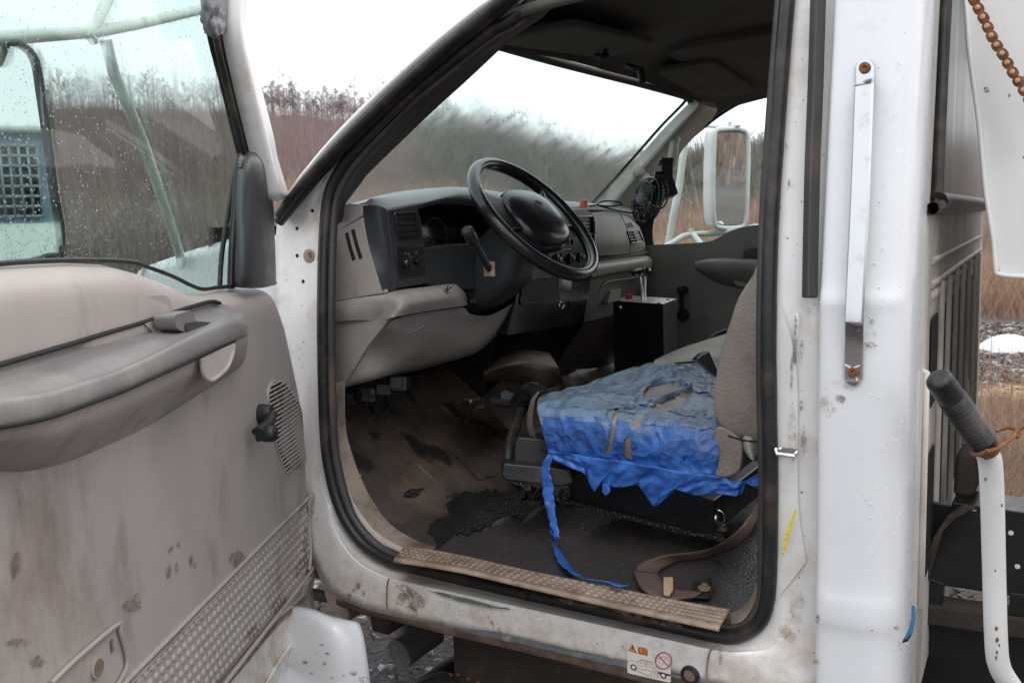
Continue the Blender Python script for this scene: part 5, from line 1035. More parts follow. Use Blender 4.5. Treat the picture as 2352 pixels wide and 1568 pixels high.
# window quarter: passenger mirror and brackets
pm = empty('passenger_mirror', parent=truck); pm['label'] = 'tall white framed tow mirror outside the passenger window'
PY = -1.33
def Q(u, v, o=0): return Y(u, v, PY+o)
mo = [(1652, 298), (1700, 297), (1717, 310), (1719, 360), (1717, 440), (1713, 505), (1700, 522), (1655, 523), (1641, 508), (1638, 440), (1640, 360), (1642, 310)]
m2 = V((-.885, .465, -.07)).normalized(); PP = Q(1680, 400)
def Q2(u, v, o=0): return pl(u, v, PP, m2, o)
ol = spl([Q2(*p) for p in mo], 3, True); cc = sum(ol, V())/len(ol)
MB().add([cc.lerp(p, .93) for p in ol], [tuple(range(len(ol)))]).build('mirror_glass', 'mirror', pm, False)
MB().tube([p-m2*.003 for p in ol], .011, 8, closed=True).build('mirror_rim', 'tube_white', pm)
prism('mirror_housing', [p-m2*.012 for p in ol], -m2*.05, 'old_white', pm, .01)
tb = MB()
tb.tube([Q(1572, 330, .1), Q(1560, 430, .1), Q(1545, 500, .1), Q(1533, 575, .1)], .015, 10)
tb.tube([Q(1560, 290, .1), Q(1620, 289), Q(1660, 293), Q(1690, 290), Q(1700, 288)], .007, 8)
tb.tube([Q(1505, 578, .2), Q(1540, 560, .15), Q(1570, 542, .1), Q(1590, 538, .05), Q(1640, 536), Q(1690, 530), Q(1715, 526), Q(1733, 520), Q(1760, 526)], .012, 10)
tb.tube([Q(1590, 538, .05), Q(1606, 556, .1), Q(1622, 580, .2)], .014, 10)
tb.tube([Q(1588, 524, .05), Q(1590, 545, .05)], .012, 8); tb.tube([Q(1676, 288), Q(1677, 280)], .008, 6)
tb.build('mirror_bracket', 'tube_white', pm)
# --- things under and behind the cab
prism('frame_rail', [V((2.4, .45, .62)), V((-.32, .45, .62)), V((-.32, .45, .40)), V((2.4, .45, .40))], V((0, -.07, 0)), 'frame_brown', truck, .01)
prism('frame_rail', [V((2.4, -.38, .62)), V((-.32, -.38, .62)), V((-.32, -.38, .40)), V((2.4, -.38, .40))], V((0, -.07, 0)), 'frame_brown', truck, .01)
mb = MB(); c = Y(925, 1497, .72); ax_ = V((.15, .95, -.15)).normalized(); mb.lathe(c, ax_, [(.037, -.11), (.037, 0), (.040, .004), (.040, .012), (.001, .013)], 24); mb.tube([Y(930, 1440, .66), Y(936, 1470, .68), Y(944, 1485, .68)], .028, 10); mb.build('body_mount', 'grey_shoe', truck)
mb = MB(); mb.prism([Y(u, v, .80) for u, v in [(945, 1568), (1010, 1540), (1110, 1556), (1180, 1590), (1100, 1640), (950, 1640)]], -YV*.2); mb.build('battery_tray', 'black_paint', truck, bv=.003)
for u, v in ((1036, 1546), (1052, 1546), (1076, 1556), (1098, 1562)): MB().dome(Y(u, v+2, .802), V((-.2, .7, .7)), .0045, .004, 8).build('tray_bolt', 'rust', truck)
for P in ([V((1.3, .72, .50)), V((.9, .62, .47)), V((.4, .58, .5)), V((-.1, .6, .46))], [V((1.2, .5, .60)), V((.9, .55, .55)), V((.7, .7, .52)), V((.5, .72, .55)), V((.3, .6, .6))], [V((.95, .7, .66)), V((.98, .69, .55)), V((1.0, .6, .45)), V((.9, .5, .42))]):
    tube('brake_line', P, .016, 'frame_brown', truck, seg=8)
prism('crossmember', [V((.95, .85, .64)), V((.85, .85, .64)), V((.88, .85, .52)), V((.93, .85, .52))], V((0, -1.5, 0)), 'frame_brown', truck, .005)
prism('fuel_tank', rr([V((.74, .80, .60)), V((-.2, .80, .60)), V((-.2, .80, .34)), V((.74, .80, .34))], .05), V((0, -.30, 0)), 'frame_brown', truck, .02)
prism('splash_shield', [V((1.25, .80, .60)), V((.78, .74, .60)), V((.80, .5, .42)), V((1.25, .5, .42))], V((0, 0, .004)), 'frame_brown', truck)
prism('underdash_filler', [V((1.02, .12, 1.16)), V((1.30, .12, 1.16)), V((1.30, .12, .92)), V((1.10, .12, .92))], V((0, -.62, 0)), 'flat_black', truck, .01)  # added black block that keeps the space below the dash dark
MB().add([V((1.33, .1, .76)), V((1.33, -.87, .76)), V((1.27, -.87, 1.30)), V((1.27, .1, 1.30))], [(0, 1, 2, 3)]).build('underdash_backing', 'inner_dark', truck, False)  # added dark sheet, blocks light leaking in at the toe board
prism('cab_underside', [V((1.1, .90, .70)), V((-.2, .90, .70)), V((-.2, .90, .66)), V((1.1, .90, .66))], V((0, -1.75, 0)), 'flat_black', truck)
o = prism('hinge_bracket', [Y(u, v, .82) for u, v in [(742, 1350), (780, 1372), (800, 1400), (804, 1424), (788, 1424), (770, 1400), (752, 1390)]], -YV*.05, 'rust_pad', truck, .004)
# =================================================================== things by themselves
def thing(name, label, cat, group=None, loc=(0, 0, 0)): return empty(name, loc, label=label, cat=cat, group=group)
def solo(o, label, cat, group=None): o['label'] = label; o['category'] = cat; (group and o.__setitem__('group', group)); return o
# clip-on fan on the passenger grab bar
fan = thing('clip_fan', 'small black clip-on fan hanging from the passenger grab bar', 'fan')
FD = 2.50; fc = K(1487, 460, FD); fn_ = (-rt*.86-fw*.46+up*.16).normalized()
f1 = fn_.cross(up).normalized(); f2 = f1.cross(fn_).normalized()
mb = MB(); NR = .062
def fp(r_, a, h): return fc+(f1*math.cos(a)+f2*math.sin(a))*r_+fn_*h
for k in range(36):
    a = 2*math.pi*k/36; mb.tube([fp(.014, a, .026), fp(NR*.6, a+.18, .024), fp(NR*.95, a+.28, .010), fp(NR, a+.3, 0), fp(NR*.95, a+.3, -.012), fp(NR*.55, a+.3, -.028)], .0010, 5)
for r_, h in ((NR, 0), (NR*.97, .006), (NR*.97, -.006), (.014, .026), (NR*.75, .019)): mb.tube([fp(r_, 2*math.pi*k/40, h) for k in range(40)], .0020 if r_ > .05 else .0013, 6, closed=True)
mb.build('grille', 'satin_black', fan)
mb = MB(); mb.lathe(fc+fn_*.020, fn_, [(.013, 0), (.013, .007), (.010, .008), (.001, .008)], 20); mb.build('badge', 'grey_shoe', fan)
mb = MB()
for k in range(4):
    a = k*math.pi/2; mb.add([fp(.008, a, .008), fp(.045, a-.35, .012), fp(.050, a+.1, .0), fp(.042, a+.5, -.008), fp(.008, a+.7, -.008)], [(0, 1, 2, 3, 4)])
mb.build('blades', 'black_plastic', fan, False)
mb = MB(); mc = K(1522, 435, FD+.03)
mb.box(mc, rt*.030+up*.010, fw*.03, up*.026-rt*.008); mb.box(K(1505, 448, FD+.02), rt*.014, fw*.026, up*.026); mb.build('motor_housing', 'satin_black', fan, bv=.003)
mb = MB(); mb.box(K(1530, 390, FD+.01), rt*.016, fw*.016, up*.030); mb.box(K(1528, 372, FD+.01), rt*.020+up*.003, fw*.02, up*.005); mb.lathe(K(1507, 403, FD), -rt, [(.011, -.02), (.011, .004), (.007, .006), (.001, .006)], 14); mb.box(K(1518, 405, FD), rt*.010, fw*.01, up*.008); mb.build('clamp', 'satin_black', fan, bv=.002)
solo(tube('fan_cord', [K(1530, 415, FD-.03), K(1534, 440, FD-.05), K(1528, 470, FD-.06), K(1505, 484, FD-.06), K(1470, 490, FD-.06), K(1430, 486, FD-.08), K(1395, 478, FD-.1), K(1372, 469, FD-.1), K(1390, 462, FD-.1), K(1420, 464, FD-.1), K(1426, 470, FD-.1), K(1400, 474, FD-.1), K(1372, 471, FD-.1), K(1352, 474, FD-.1)], .0022, 'black_plastic', None, seg=8), 'thin black cord running from the fan across the dash top', 'cord')
pc_ = K(1341, 469, 2.62); o = MB().lathe(pc_-ZV*.010, ZV, [(.012, 0), (.012, .016), (.0115, .017), (.0115, .020), (.009, .021), (.001, .021)], 16).build('orange_cap', 'orange_plastic', None); solo(o, 'small orange plastic cap standing on the passenger side of the dash top', 'cap')
# warning decal on the rocker (drawn as thin raised print)
dec = [S(1441, 1479, .0035), S(1540, 1500, .0035), S(1541, 1567, .0035), S(1441, 1544, .0035)]
dd = prism('towing_label', rr(dec, .004, 3), YV*.0005, 'label_cream', truck); dd['label'] = 'cream warning label with a truck drawing and a red no sign'
def dp(u, v, o=.0044): return S(1424.1+u*.08789, 1458.5+v*.08789, o)
tri = [dp(325, 238), dp(437, 458), dp(222, 378)]
MB().add(tri, [(0, 1, 2)]).build('hazard_triangle', 'orange', dd, False); MB().tube([p+YV*.0003 for p in tri], .00045, 4, closed=True).build('triangle_outline', 'ink', dd)
MB().tube([dp(326, 285, .005), dp(328, 375, .005)], [.0012, .0005], 6, nrm=YV, flat=.2).lathe(dp(330, 410, .0046), YV, [(.0009, 0), (.0008, .0004)], 8).build('exclamation_mark', 'ink', dd)
bkp = [dp(480, 325), dp(510, 305), dp(590, 325), dp(640, 325), dp(715, 385), dp(715, 525), dp(600, 485), dp(480, 468)]
MB().add(bkp, [tuple(range(8))]).build('book', 'orange', dd, False)
mb = MB(); mb.tube([p+YV*.0003 for p in bkp], .00045, 4, closed=True); mb.tube([dp(600, 330, .005), dp(600, 480, .005)], .0004, 4); mb.tube([dp(500, 340, .005), dp(500, 455, .005), dp(600, 470, .005), dp(695, 510, .005), dp(695, 400, .005)], .0003, 4); mb.lathe(dp(642, 375, .0046), YV, [(.0006, 0), (.0005, .0004)], 8); mb.tube([dp(645, 402, .005), dp(645, 442, .005)], .0007, 5); mb.build('book_outline', 'ink', dd)
ring = [dp(1135+208*math.cos(a)*1.0, 658+215*math.sin(a)+.22*208*math.cos(a)*.0, .0052) for a in [i*math.pi/20 for i in range(40)]]
mb = MB(); mb.tube(ring, .0009, 5, closed=True); mb.tube([dp(985, 490, .0052), dp(1280, 825, .0052)], .0009, 5); mb.build('no_sign', 'red_ink', dd)
mb = MB()
def ln(P, r_=.00028): mb.tube([dp(u, v, .005) for u, v in P], r_, 4)
ln([(220, 660), (290, 645), (450, 685), (545, 625), (600, 628), (840, 690), (865, 720), (868, 910)]); ln([(220, 660), (210, 730), (225, 775), (285, 790)]); ln([(440, 850), (690, 905), (868, 940)]); ln([(510, 690), (560, 645), (655, 660), (660, 740), (520, 710), (510, 690)]); ln([(700, 680), (815, 710), (818, 780), (705, 755), (700, 680)]); ln([(680, 660), (685, 900)]); ln([(460, 790), (670, 800), (860, 850)], .0002); ln([(450, 690), (470, 850)], .0002)
ln([(390, 900), (520, 950), (700, 1040), (800, 1050), (850, 960)]); ln([(260, 865), (560, 960), (870, 1110)], .0002); ln([(900, 960), (1100, 1060), (1320, 1155)], .0002)
ln([(940, 760), (925, 790), (945, 815), (965, 790), (940, 760)]); ln([(945, 815), (905, 860), (900, 1080), (990, 1100), (940, 910), (1010, 900), (960, 820)]); ln([(990, 900), (1010, 1090)])
ln([(880, 450), (880, 560), (1060, 600)]); ln([(1070, 570), (1120, 530), (1165, 560), (1160, 640), (1080, 800), (1030, 780), (1040, 700)]); ln([(1210, 545), (1250, 550), (1260, 610), (1225, 640), (1200, 600), (1210, 545)]); ln([(1225, 640), (1300, 660), (1290, 760), (1220, 750)]); ln([(900, 640), (1030, 690)]); ln([(900, 600), (1040, 620)])
mb.build('truck_drawing', 'ink_grey', dd)
mb = MB()
for cu2, cv2 in ((355, 830), (1130, 1045)): mb.lathe(dp(cu2, cv2, .0046), YV, [(.0058, 0), (.0056, .0004), (.0034, .0005)], 20, 0); mb.lathe(dp(cu2, cv2, .0052), YV, [(.0034, 0), (.001, .0002)], 16, 1)
mb.add([dp(985, 935, .005), dp(1340, 1025, .005), dp(1290, 1060, .005), dp(1000, 990, .005)], [(0, 1, 2, 3)], 0)
mb.build('drawn_wheels', ['ink', 'label_cream'], dd)
# loose bolts on the floor in front of the seat
bolt0 = None
for i in range(26):
    u = random.uniform(1168, 1320); v = 1112+(u-1168)*.26+random.uniform(-10, 12); c = F_(u, min(1150, v), .006+random.uniform(0, .012))
    if bolt0 is None:
        g = MB(); g.lathe(V((0, 0, -.012)), ZV, [(.0075, 0), (.0075, .006)], 6); g.lathe(V((0, 0, -.006)), ZV, [(.0038, 0), (.0038, .022), (.003, .023)], 10); bolt0 = g.build('loose_bolt', 'rust_pad', None, False); o = bolt0; bolt0.data.materials[0] = MAT['chrome_dirty'] if 'chrome_dirty' in MAT else mat('chrome_dirty', (.12, .11, .10), .35, 1, dirt=(.05, .04, .035), dscale=60)
    else: o = bolt0.copy(); COL.objects.link(o)
    o.location = c; o.rotation_euler = (random.uniform(0, 6), random.uniform(0, 6), random.uniform(0, 6)); o.scale = (random.uniform(.8, 1.3),)*3
    solo(o, 'loose greasy bolt in the heap on the floor before the seat', 'bolt', 'loose bolts heaped on the cab floor')
MB().lathe(F_(825, 1093, .003), ZV, [(.004, 0), (.004, .003), (.001, .003)], 6).build('paper_scrap', 'label_white', None, False)
solo(bpy.data.objects['paper_scrap'], 'tiny white scrap lying on the dirty floor below the pedals', 'scrap')
# hand lever with ribbed grip and its wire
lev = thing('hand_lever', 'white bent pipe lever with a ribbed black rubber grip behind the cab', 'lever')
def G(u, v, d): return K(u, v, d)
mb = MB(); P = spl([G(2262, 1030, 1.34), G(2274, 1060, 1.35), G(2279, 1140, 1.37), G(2283, 1300, 1.40), G(2288, 1470, 1.42), G(2296, 1530, 1.43), G(2322, 1575, 1.44), G(2350, 1610, 1.45)], 6); mb.tube(P, .0163, 20); mb.build('pipe', 'old_white', lev)
for (u, v, d_, r_) in ((2289, 1443, 1.4, .0030), (2290, 1470, 1.405, .0034), (2295, 1481, 1.405, .0018), (2290, 1498, 1.41, .0024), (2288, 1510, 1.41, .0026), (2286, 1310, 1.385, .0016), (2264, 1100, 1.362, .0022), (2301, 1160, 1.362, .0020)):
    c_ = G(u, v, d_-.0155); MB().add([c_+(rt*math.cos(a_)*.8+up*math.sin(a_)*1.3)*r_*(1+random.uniform(-.3, .3)) for a_ in [k*.5 for k in range(12)]], [tuple(range(12))]).build('rust_chip', 'rust', lev, False)
a, b = G(2262, 1022, 1.335), G(2150, 862, 1.28); dirn = (b-a).normalized(); ln_ = (b-a).length
mb = MB(); P = []; rad = []
for i in range(200):
    t = i/199; P.append(a.lerp(b, t)); r_ = .0182+.001*math.sin(t*3)
    if .08 < t < .70: r_ += .0009*math.sin(t*2*math.pi*36)
    if t > .93: r_ *= max(.35, math.sqrt(max(0, 1-((t-.93)/.075)**2)))
    rad.append(r_)
mb.tube(P, rad, 20); mb.build('grip', 'rubber', lev)
MB().tube(spl([a-dirn*.012+rt*.0, a+dirn*.002], 2), .0172, 16).build('rust_ring', 'rust', lev)
mb = MB()
W0 = [G(2270, 1034, 1.30), G(2250, 1044, 1.31), G(2234, 1040, 1.335), G(2244, 1028, 1.37), G(2275, 1022, 1.38), G(2300, 1020, 1.36), G(2290, 1030, 1.31), G(2262, 1040, 1.305), G(2300, 1022, 1.33), G(2325, 1004, 1.35), G(2340, 985, 1.36), G(2365, 975, 1.36)]
mb.tube(spl(W0, 6), .0032, 8); mb.tube(spl([G(2288, 990, 1.38), G(2300, 985, 1.38), G(2322, 982, 1.37), G(2340, 992, 1.36), G(2335, 1004, 1.355)], 5), .003, 8); mb.build('wire', 'rust', lev)
# dump body: hanging white plate, chain, headboard
db = thing('dump_body', 'white steel side plate of the dump body with chipped edge at the frame edge', 'dump body')
pe = [(2206, -60), (2218, 0), (2227, 124), (2249, 286), (2264, 438), (2281, 547), (2287, 612), (2296, 630), (2360, 636), (2420, 640), (2420, -60)]
prism('side_plate', [Y(u, v, .70) for u, v in pe], V((-.04, -.05, 0)), 'old_white', db, .004)
tube('plate_edge', [Y(u, v, .703) for u, v in pe[:9]], .004, 'old_white', db, seg=8)
prism('headboard', [V((-.43, .64, .98)), V((-.43, .64, 2.4)), V((-.49, .64, 2.4)), V((-.49, .64, .98))], V((0, -1.75, 0)), 'old_white', db, .01)  # out of view, added to be mirrored in the rear wall and shade it
for y in (.5, .1, -.3, -.7): prism('headboard_post', [V((-.49, y, .95)), V((-.49, y-.06, .95)), V((-.86, y-.06, .95)), V((-.86, y, .95))], ZV*.06, 'black_paint', db)
prism('bed_side', [V((-.86, 1.05, .95)), V((-.86, 1.05, 1.9)), V((-3.6, 1.05, 1.9)), V((-3.6, 1.05, .95))], V((0, -.06, 0)), 'old_white', db, .01)
prism('bed_side', [V((-.86, -.99, .95)), V((-.86, -.99, 1.9)), V((-3.6, -.99, 1.9)), V((-3.6, -.99, .95))], V((0, -.06, 0)), 'old_white', db, .01)
prism('bed_floor', [V((-.86, 1.05, .92)), V((-3.6, 1.05, .92)), V((-3.6, -1.05, .92)), V((-.86, -1.05, .92))], V((0, 0, .03)), 'rust_pad', db)
mb = MB(); mp_ = MB(); cp_ = spl([Y(2226, -20, .76), Y(2242, 10, .76), Y(2262, 48, .76), Y(2282, 92, .76), Y(2306, 130, .76), Y(2328, 170, .76), Y(2350, 205, .76), Y(2375, 250, .76)], 40)
acc = 0; last = cp_[0]; nodes = [cp_[0]]
for p in cp_[1:]:
    acc += (p-last).length; last = p
    if acc > .0158: nodes.append(p); acc = 0
for i, p in enumerate(nodes):
    for s_ in ((.006, .011) if i % 2 else (.003, .008)):
        for sg_ in (-1, 1): mb.lathe(p+YV*(s_*sg_-.0012), YV, [(.0078, 0), (.0078, .0022)], 14)
    mp_.lathe(p-YV*.0125, YV, [(.0040, 0), (.0040, .0265), (.0028, .0275)], 10)
    if i:
        q = nodes[i-1]; t = (p-q).normalized(); s__ = t.cross(YV)
        for sg_ in (-1, 1): mb.box((p+q)/2+YV*sg_*(.0075 if i % 2 else .0095), t*.008, YV*.0012, s__*.0042)
ch = mb.build('roller_chain', 'rust', None, True); solo(ch, 'rusty roller chain hanging in front of the white plate', 'chain'); mp_.build('chain_pin', 'rust_pin', ch)['kind'] = 'stuff'
# black equipment box and beams behind the cab
eq = thing('equipment_frame', 'black painted steel frame with bolt holes behind the cab', 'frame')
def E_(u, v, y=.60): return Y(u, v, y)
pts = [(2090, 1120), (2130, 1150), (2195, 1160), (2360, 1186), (2420, 1196), (2420, 1430), (2250, 1404), (2163, 1388), (2168, 1352), (2250, 1362), (2250, 1395), (2262, 1400), (2264, 1360)]
prism('upper_plate', [E_(u, v) for u, v in [(2060, 1140), (2190, 1162), (2420, 1194), (2420, 1382), (2310, 1366), (2168, 1345), (2060, 1330)]], V((0, -.012, 0)), 'black_paint', eq, .002)
prism('upper_flange', [E_(u, v, .605) for u, v in [(2186, 1153), (2420, 1186), (2420, 1196), (2186, 1163)]], V((0, -.10, .0)), 'black_paint', eq, .002)
prism('window_post', [E_(u, v, .604) for u, v in [(2060, 1300), (2168, 1340), (2163, 1395), (2060, 1400)]], V((0, -.03, 0)), 'black_paint', eq, .002)
prism('window_post', [E_(u, v, .604) for u, v in [(2318, 1360), (2420, 1375), (2420, 1420), (2318, 1412)]], V((0, -.03, 0)), 'black_paint', eq, .002)
prism('lower_beam', [E_(u, v, .61) for u, v in [(2060, 1380), (2163, 1392), (2255, 1406), (2420, 1430), (2420, 1480), (2060, 1425)]], V((0, -.06, 0)), 'frame_brown', eq, .006)
prism('lower_plate', [E_(u, v, .58) for u, v in [(2060, 1420), (2420, 1475), (2420, 1700), (2060, 1700)]], V((0, -.012, 0)), 'black_paint', eq, .002)
prism('brace', [E_(u, v, .63) for u, v in [(2130, 1340), (2165, 1220), (2195, 1190), (2240, 1168), (2210, 1162), (2175, 1185), (2145, 1230), (2105, 1340)]], V((0, -.02, 0)), 'frame_brown', eq, .002)
prism('corner_gusset', [E_(u, v, .55) for u, v in [(2188, 1140), (2195, 1040), (2240, 1040), (2246, 1110), (2236, 1142), (2220, 1144)]], V((0, -.10, 0)), 'frame_brown', eq, .01)
for u, v in ((2322, 1223), (2337, 1300), (2238, 1176-8)): MB().lathe(E_(u, v, .601), YV, [(.0045, 0), (.0045, .0008), (.0005, .001)], 12).build('bolt_hole', 'label_cream', eq)
# shed mirrored in the door mirror, drum mirrored in the other
def refl(u, v, nrm_, o_, dist):
    d = ray(u, v).normalized(); d = (d-nrm_*2*d.dot(nrm_)).normalized(); return o_+d*dist
base = refl(6, 430, mm, MP, 9); zc_ = base.z; base.z = 0; rdir = base-MP; rdir.z = 0; rx = rdir.normalized(); ry = V((-rx.y, rx.x, 0))
mat('shed_mid', (.30, .38, .42), .6)
shd = thing('metal_shed', 'blue grey metal shed with a barred window, seen in the door mirror', 'shed')
prism('wall', [base+ry*4, base-ry*4, base-ry*4+rx*3, base+ry*4+rx*3], ZV*(zc_+.48), 'shed_blue', shd)
prism('plinth', [base+ry*4.02-rx*.05, base-ry*4.02-rx*.05, base-ry*4.02+rx*.2, base+ry*4.02+rx*.2], ZV*(zc_-.42), 'shed_pale', shd)
prism('roof', [base+ry*4.1-rx*.1+ZV*(zc_+.48), base-ry*4.1-rx*.1+ZV*(zc_+.48), base-ry*4.1+rx*3.1+ZV*(zc_+.48), base+ry*4.1+rx*3.1+ZV*(zc_+.48)], ZV*.06, 'shed_pale', shd)
wn_ = MB(); wn_.box(base-rx*.02+ZV*(zc_), ry*.30, rx*.02, ZV*.36, 1)
for i in range(8): wn_.box(base+ry*(-.29+.083*i)-rx*.06+ZV*zc_, ry*.012, rx*.01, ZV*.37)
for i in range(8): wn_.box(base-rx*.06+ZV*(zc_-.35+.1*i), ry*.30, rx*.01, ZV*.013)
wn_.build('barred_window', ['shed_mid', 'shed_dark'], shd)
# =================================================================== SETTING
def struct(o): o['kind'] = 'structure'; return o
mat('gravel', (.07, .066, .066), .85, bump=1, bscale=34, bdist=.03, var=.5, vscale=45, dirt=(.17, .165, .16), dscale=40, dth=(.58, .64), dirt2=((.12, .085, .06), .4, .45, .6))
mat('hill_soil', (.17, .128, .122), .95, bump=.9, bscale=.35, bdist=2.5, dirt=(.26, .15, .115), dscale=.03, dth=(.45, .6), dirt2=((.15, .115, .11), .05, .5, .62), var=.3, vscale=.4)
n = 90; vs = [V((CAM.x+math.copysign(abs(i/n*2-1)**3*900, i/n*2-1), CAM.y+math.copysign(abs(j/n*2-1)**3*900, j/n*2-1), 0)) for i in range(n+1) for j in range(n+1)]
for v in vs: v.z = .05*noise.noise(V((v.x*.3, v.y*.3, 0))) if (v-V((0, 0, 0))).length > 3.5 else 0
struct(mk('ground', vs, [(i*(n+1)+j, i*(n+1)+j+1, (i+1)*(n+1)+j+1, (i+1)*(n+1)+j) for i in range(n) for j in range(n)], 'gravel'))
def env(u, dist, z=0):   # a place on the ground in the direction of picture column u
    d = ray(u, 500); d.z = 0; d.normalize(); return V((CAM.x, CAM.y, 0))+d*dist+ZV*z
RID = [(-1200, 6.2), (-500, 6.6), (-200, 7.0), (100, 7.0), (400, 6.9), (570, 6.95), (700, 6.6), (820, 6.2), (960, 6.6), (1020, 6.6), (1100, 6.1), (1200, 5.3), (1300, 4.2), (1400, 3.4), (1500, 3.0), (1620, 3.3), (1760, 3.6), (1900, 3.8), (2300, 4.0), (3200, 4.2)]
def ridge(u): return math.tan(R(itp(RID, u)))*430
cols = [-1200+i*22 for i in range(200)]; rd_ = [55, 90, 130, 180, 240, 300, 360, 400, 430, 460, 560]
rows = []
for d in rd_:
    r_ = []
    for u in cols:
        h = ridge(u)*((min(d, 430)-55)/375)**1.25
        if d > 430: h -= (d-430)*.35
        p = env(u, d, h+noise.noise(V((u*.01, d*.02, 0)))*min(3, d*.01)); r_.append(p)
    rows.append(r_)
struct(grid('hill', rows, 'hill_soil'))
def hillz(u, d): return ridge(u)*((min(d, 430)-55)/375)**1.25 if d > 55 else 0
def twig(g, base, L_, ax, r_, lvl, rng):   # thin tapering three-sided limb with side limbs
    e = base+ax*L_; t = ax.cross(V((rng.random(), rng.random(), rng.random()+.1))).normalized(); b = ax.cross(t)
    o = len(g.v); g.v += [base+t*r_, base-t*r_*.5+b*r_*.87, base-t*r_*.5-b*r_*.87, e]; g.f += [(o, o+1, o+3), (o+1, o+2, o+3), (o+2, o, o+3)]; g.mi += [0]*3
    if lvl:
        for k in range(rng.randint(8, 11) if lvl > 2 else rng.randint(5, 7)):
            f = rng.uniform(.38, .98) if lvl > 1 else rng.uniform(.2, .95); d = (ax*.7+V((rng.uniform(-1, 1), rng.uniform(-1, 1), rng.uniform(.1, 1.0)))*.8).normalized()
            twig(g, base.lerp(e, f), L_*rng.uniform(.28, .48), d, r_*.5, lvl-1, rng)
mat('tree_bark', (.27, .205, .20), .9)
rng = random.Random(3); protos = []
def tri_(g, a, b, w):
    t = (b-a).cross(V((rng.uniform(-1, 1), rng.uniform(-1, 1), .3))).normalized()*w; o = len(g.v); g.v += [a-t, a+t, b]; g.f.append((o, o+1, o+2)); g.mi.append(0)
for k in range(6):
    g = MB(); H_ = 15+rng.uniform(-2.5, 3); bend = V((rng.uniform(-.6, .6), rng.uniform(-.6, .6), 0)); tp_ = [V((0, 0, -.5)), bend*.4+V((0, 0, H_*.45)), bend+V((0, 0, H_))]; g.tube(spl(tp_, 3), [.22, .2, .17, .14, .1, .06, .03], 5)
    for i in range(22):
        f = rng.uniform(.26, .98); b0 = V((0, 0, H_*f))+bend*f*f; a = rng.uniform(0, 6.28); L_ = (1-f)*H_*.36+1.3; d = V((math.cos(a), math.sin(a), rng.uniform(.6, 1.5))).normalized(); e1 = b0+d*L_; tri_(g, b0, e1, .07)
        for q in range(9):
            b1 = b0.lerp(e1, rng.uniform(.25, 1)); d2 = (d+V((rng.uniform(-1, 1), rng.uniform(-1, 1), rng.uniform(-.4, 1)))*.9).normalized(); e2 = b1+d2*L_*rng.uniform(.25, .5); tri_(g, b1, e2, .035)
            for q2 in range(4):
                b2_ = b1.lerp(e2, rng.uniform(.3, 1)); d3 = (d2+V((rng.uniform(-1, 1), rng.uniform(-1, 1), rng.uniform(-.4, 1)))).normalized(); tri_(g, b2_, b2_+d3*rng.uniform(.4, 1.0), .026)
    protos.append(g.build('bare_tree', 'tree_bark', None, False))
def pine():
    g = MB(); g.tube([V((0, 0, -.5)), V((0, 0, 9)), V((0, 0, 17))], [.25, .16, .03], 6, 1)
    for i in range(26):
        z = 7+i*.38; rr_ = 3.0*(1-(i/26)**1.2)*rng.uniform(.5, 1.15)+.3; a = rng.uniform(0, 6.28); c = V((math.cos(a)*rr_, math.sin(a)*rr_, z))
        for q in range(16): p = c*rng.uniform(.5, 1.1)+V((rng.uniform(-.6, .6), rng.uniform(-.6, .6), rng.uniform(-.3, .3))); p.z = z+rng.uniform(-.4, .5); s_ = .45; g.add([p, p+V((rng.uniform(-s_, s_), rng.uniform(-s_, s_), rng.uniform(-.2, .3))), p+V((rng.uniform(-s_, s_), rng.uniform(-s_, s_), rng.uniform(-.2, .3)))], [(0, 1, 2)])
    return g.build('pine_tree', ['pine_green', 'bark'], None, False)
pineP = pine(); used = {}
us = [560+i*3.1+rng.uniform(-3, 3) for i in range(112)]+[-30+i*9+rng.uniform(-5, 5) for i in range(64)]+[1000+i*9+rng.uniform(-4, 4) for i in range(62)]+[1600+i*11 for i in range(16)]
for i, u in enumerate(us):
    pin = (560 < u < 880 and i % 9 == 4) or (960 < u < 1900 and i % 5 == 1); pr = pineP if pin else protos[i % 6]; d = 425+rng.uniform(-14, 10)
    o = pr if pr not in used else pr.copy()
    if pr in used: COL.objects.link(o)
    used[pr] = 1; o.location = env(u, d, hillz(u, d)-.5); s_ = rng.choice([.55, .7, .85, 1, 1.15])*rng.uniform(.9, 1.1)*(.8 if pin else 1)*(.78 if u > 960 else 1); o.scale = (s_*1.15, s_*1.15, s_); o.rotation_euler = (0, 0, rng.uniform(0, 6.28))
    w_ = 'through the door window' if u < 555 else 'in the open gap before the windshield' if u < 900 else 'behind the windshield and passenger window'
    solo(o, ('dark green pine on the ridge seen ' if pin else 'leafless grey tree on the ridge seen ')+w_, 'tree', 'ridge trees seen '+w_)
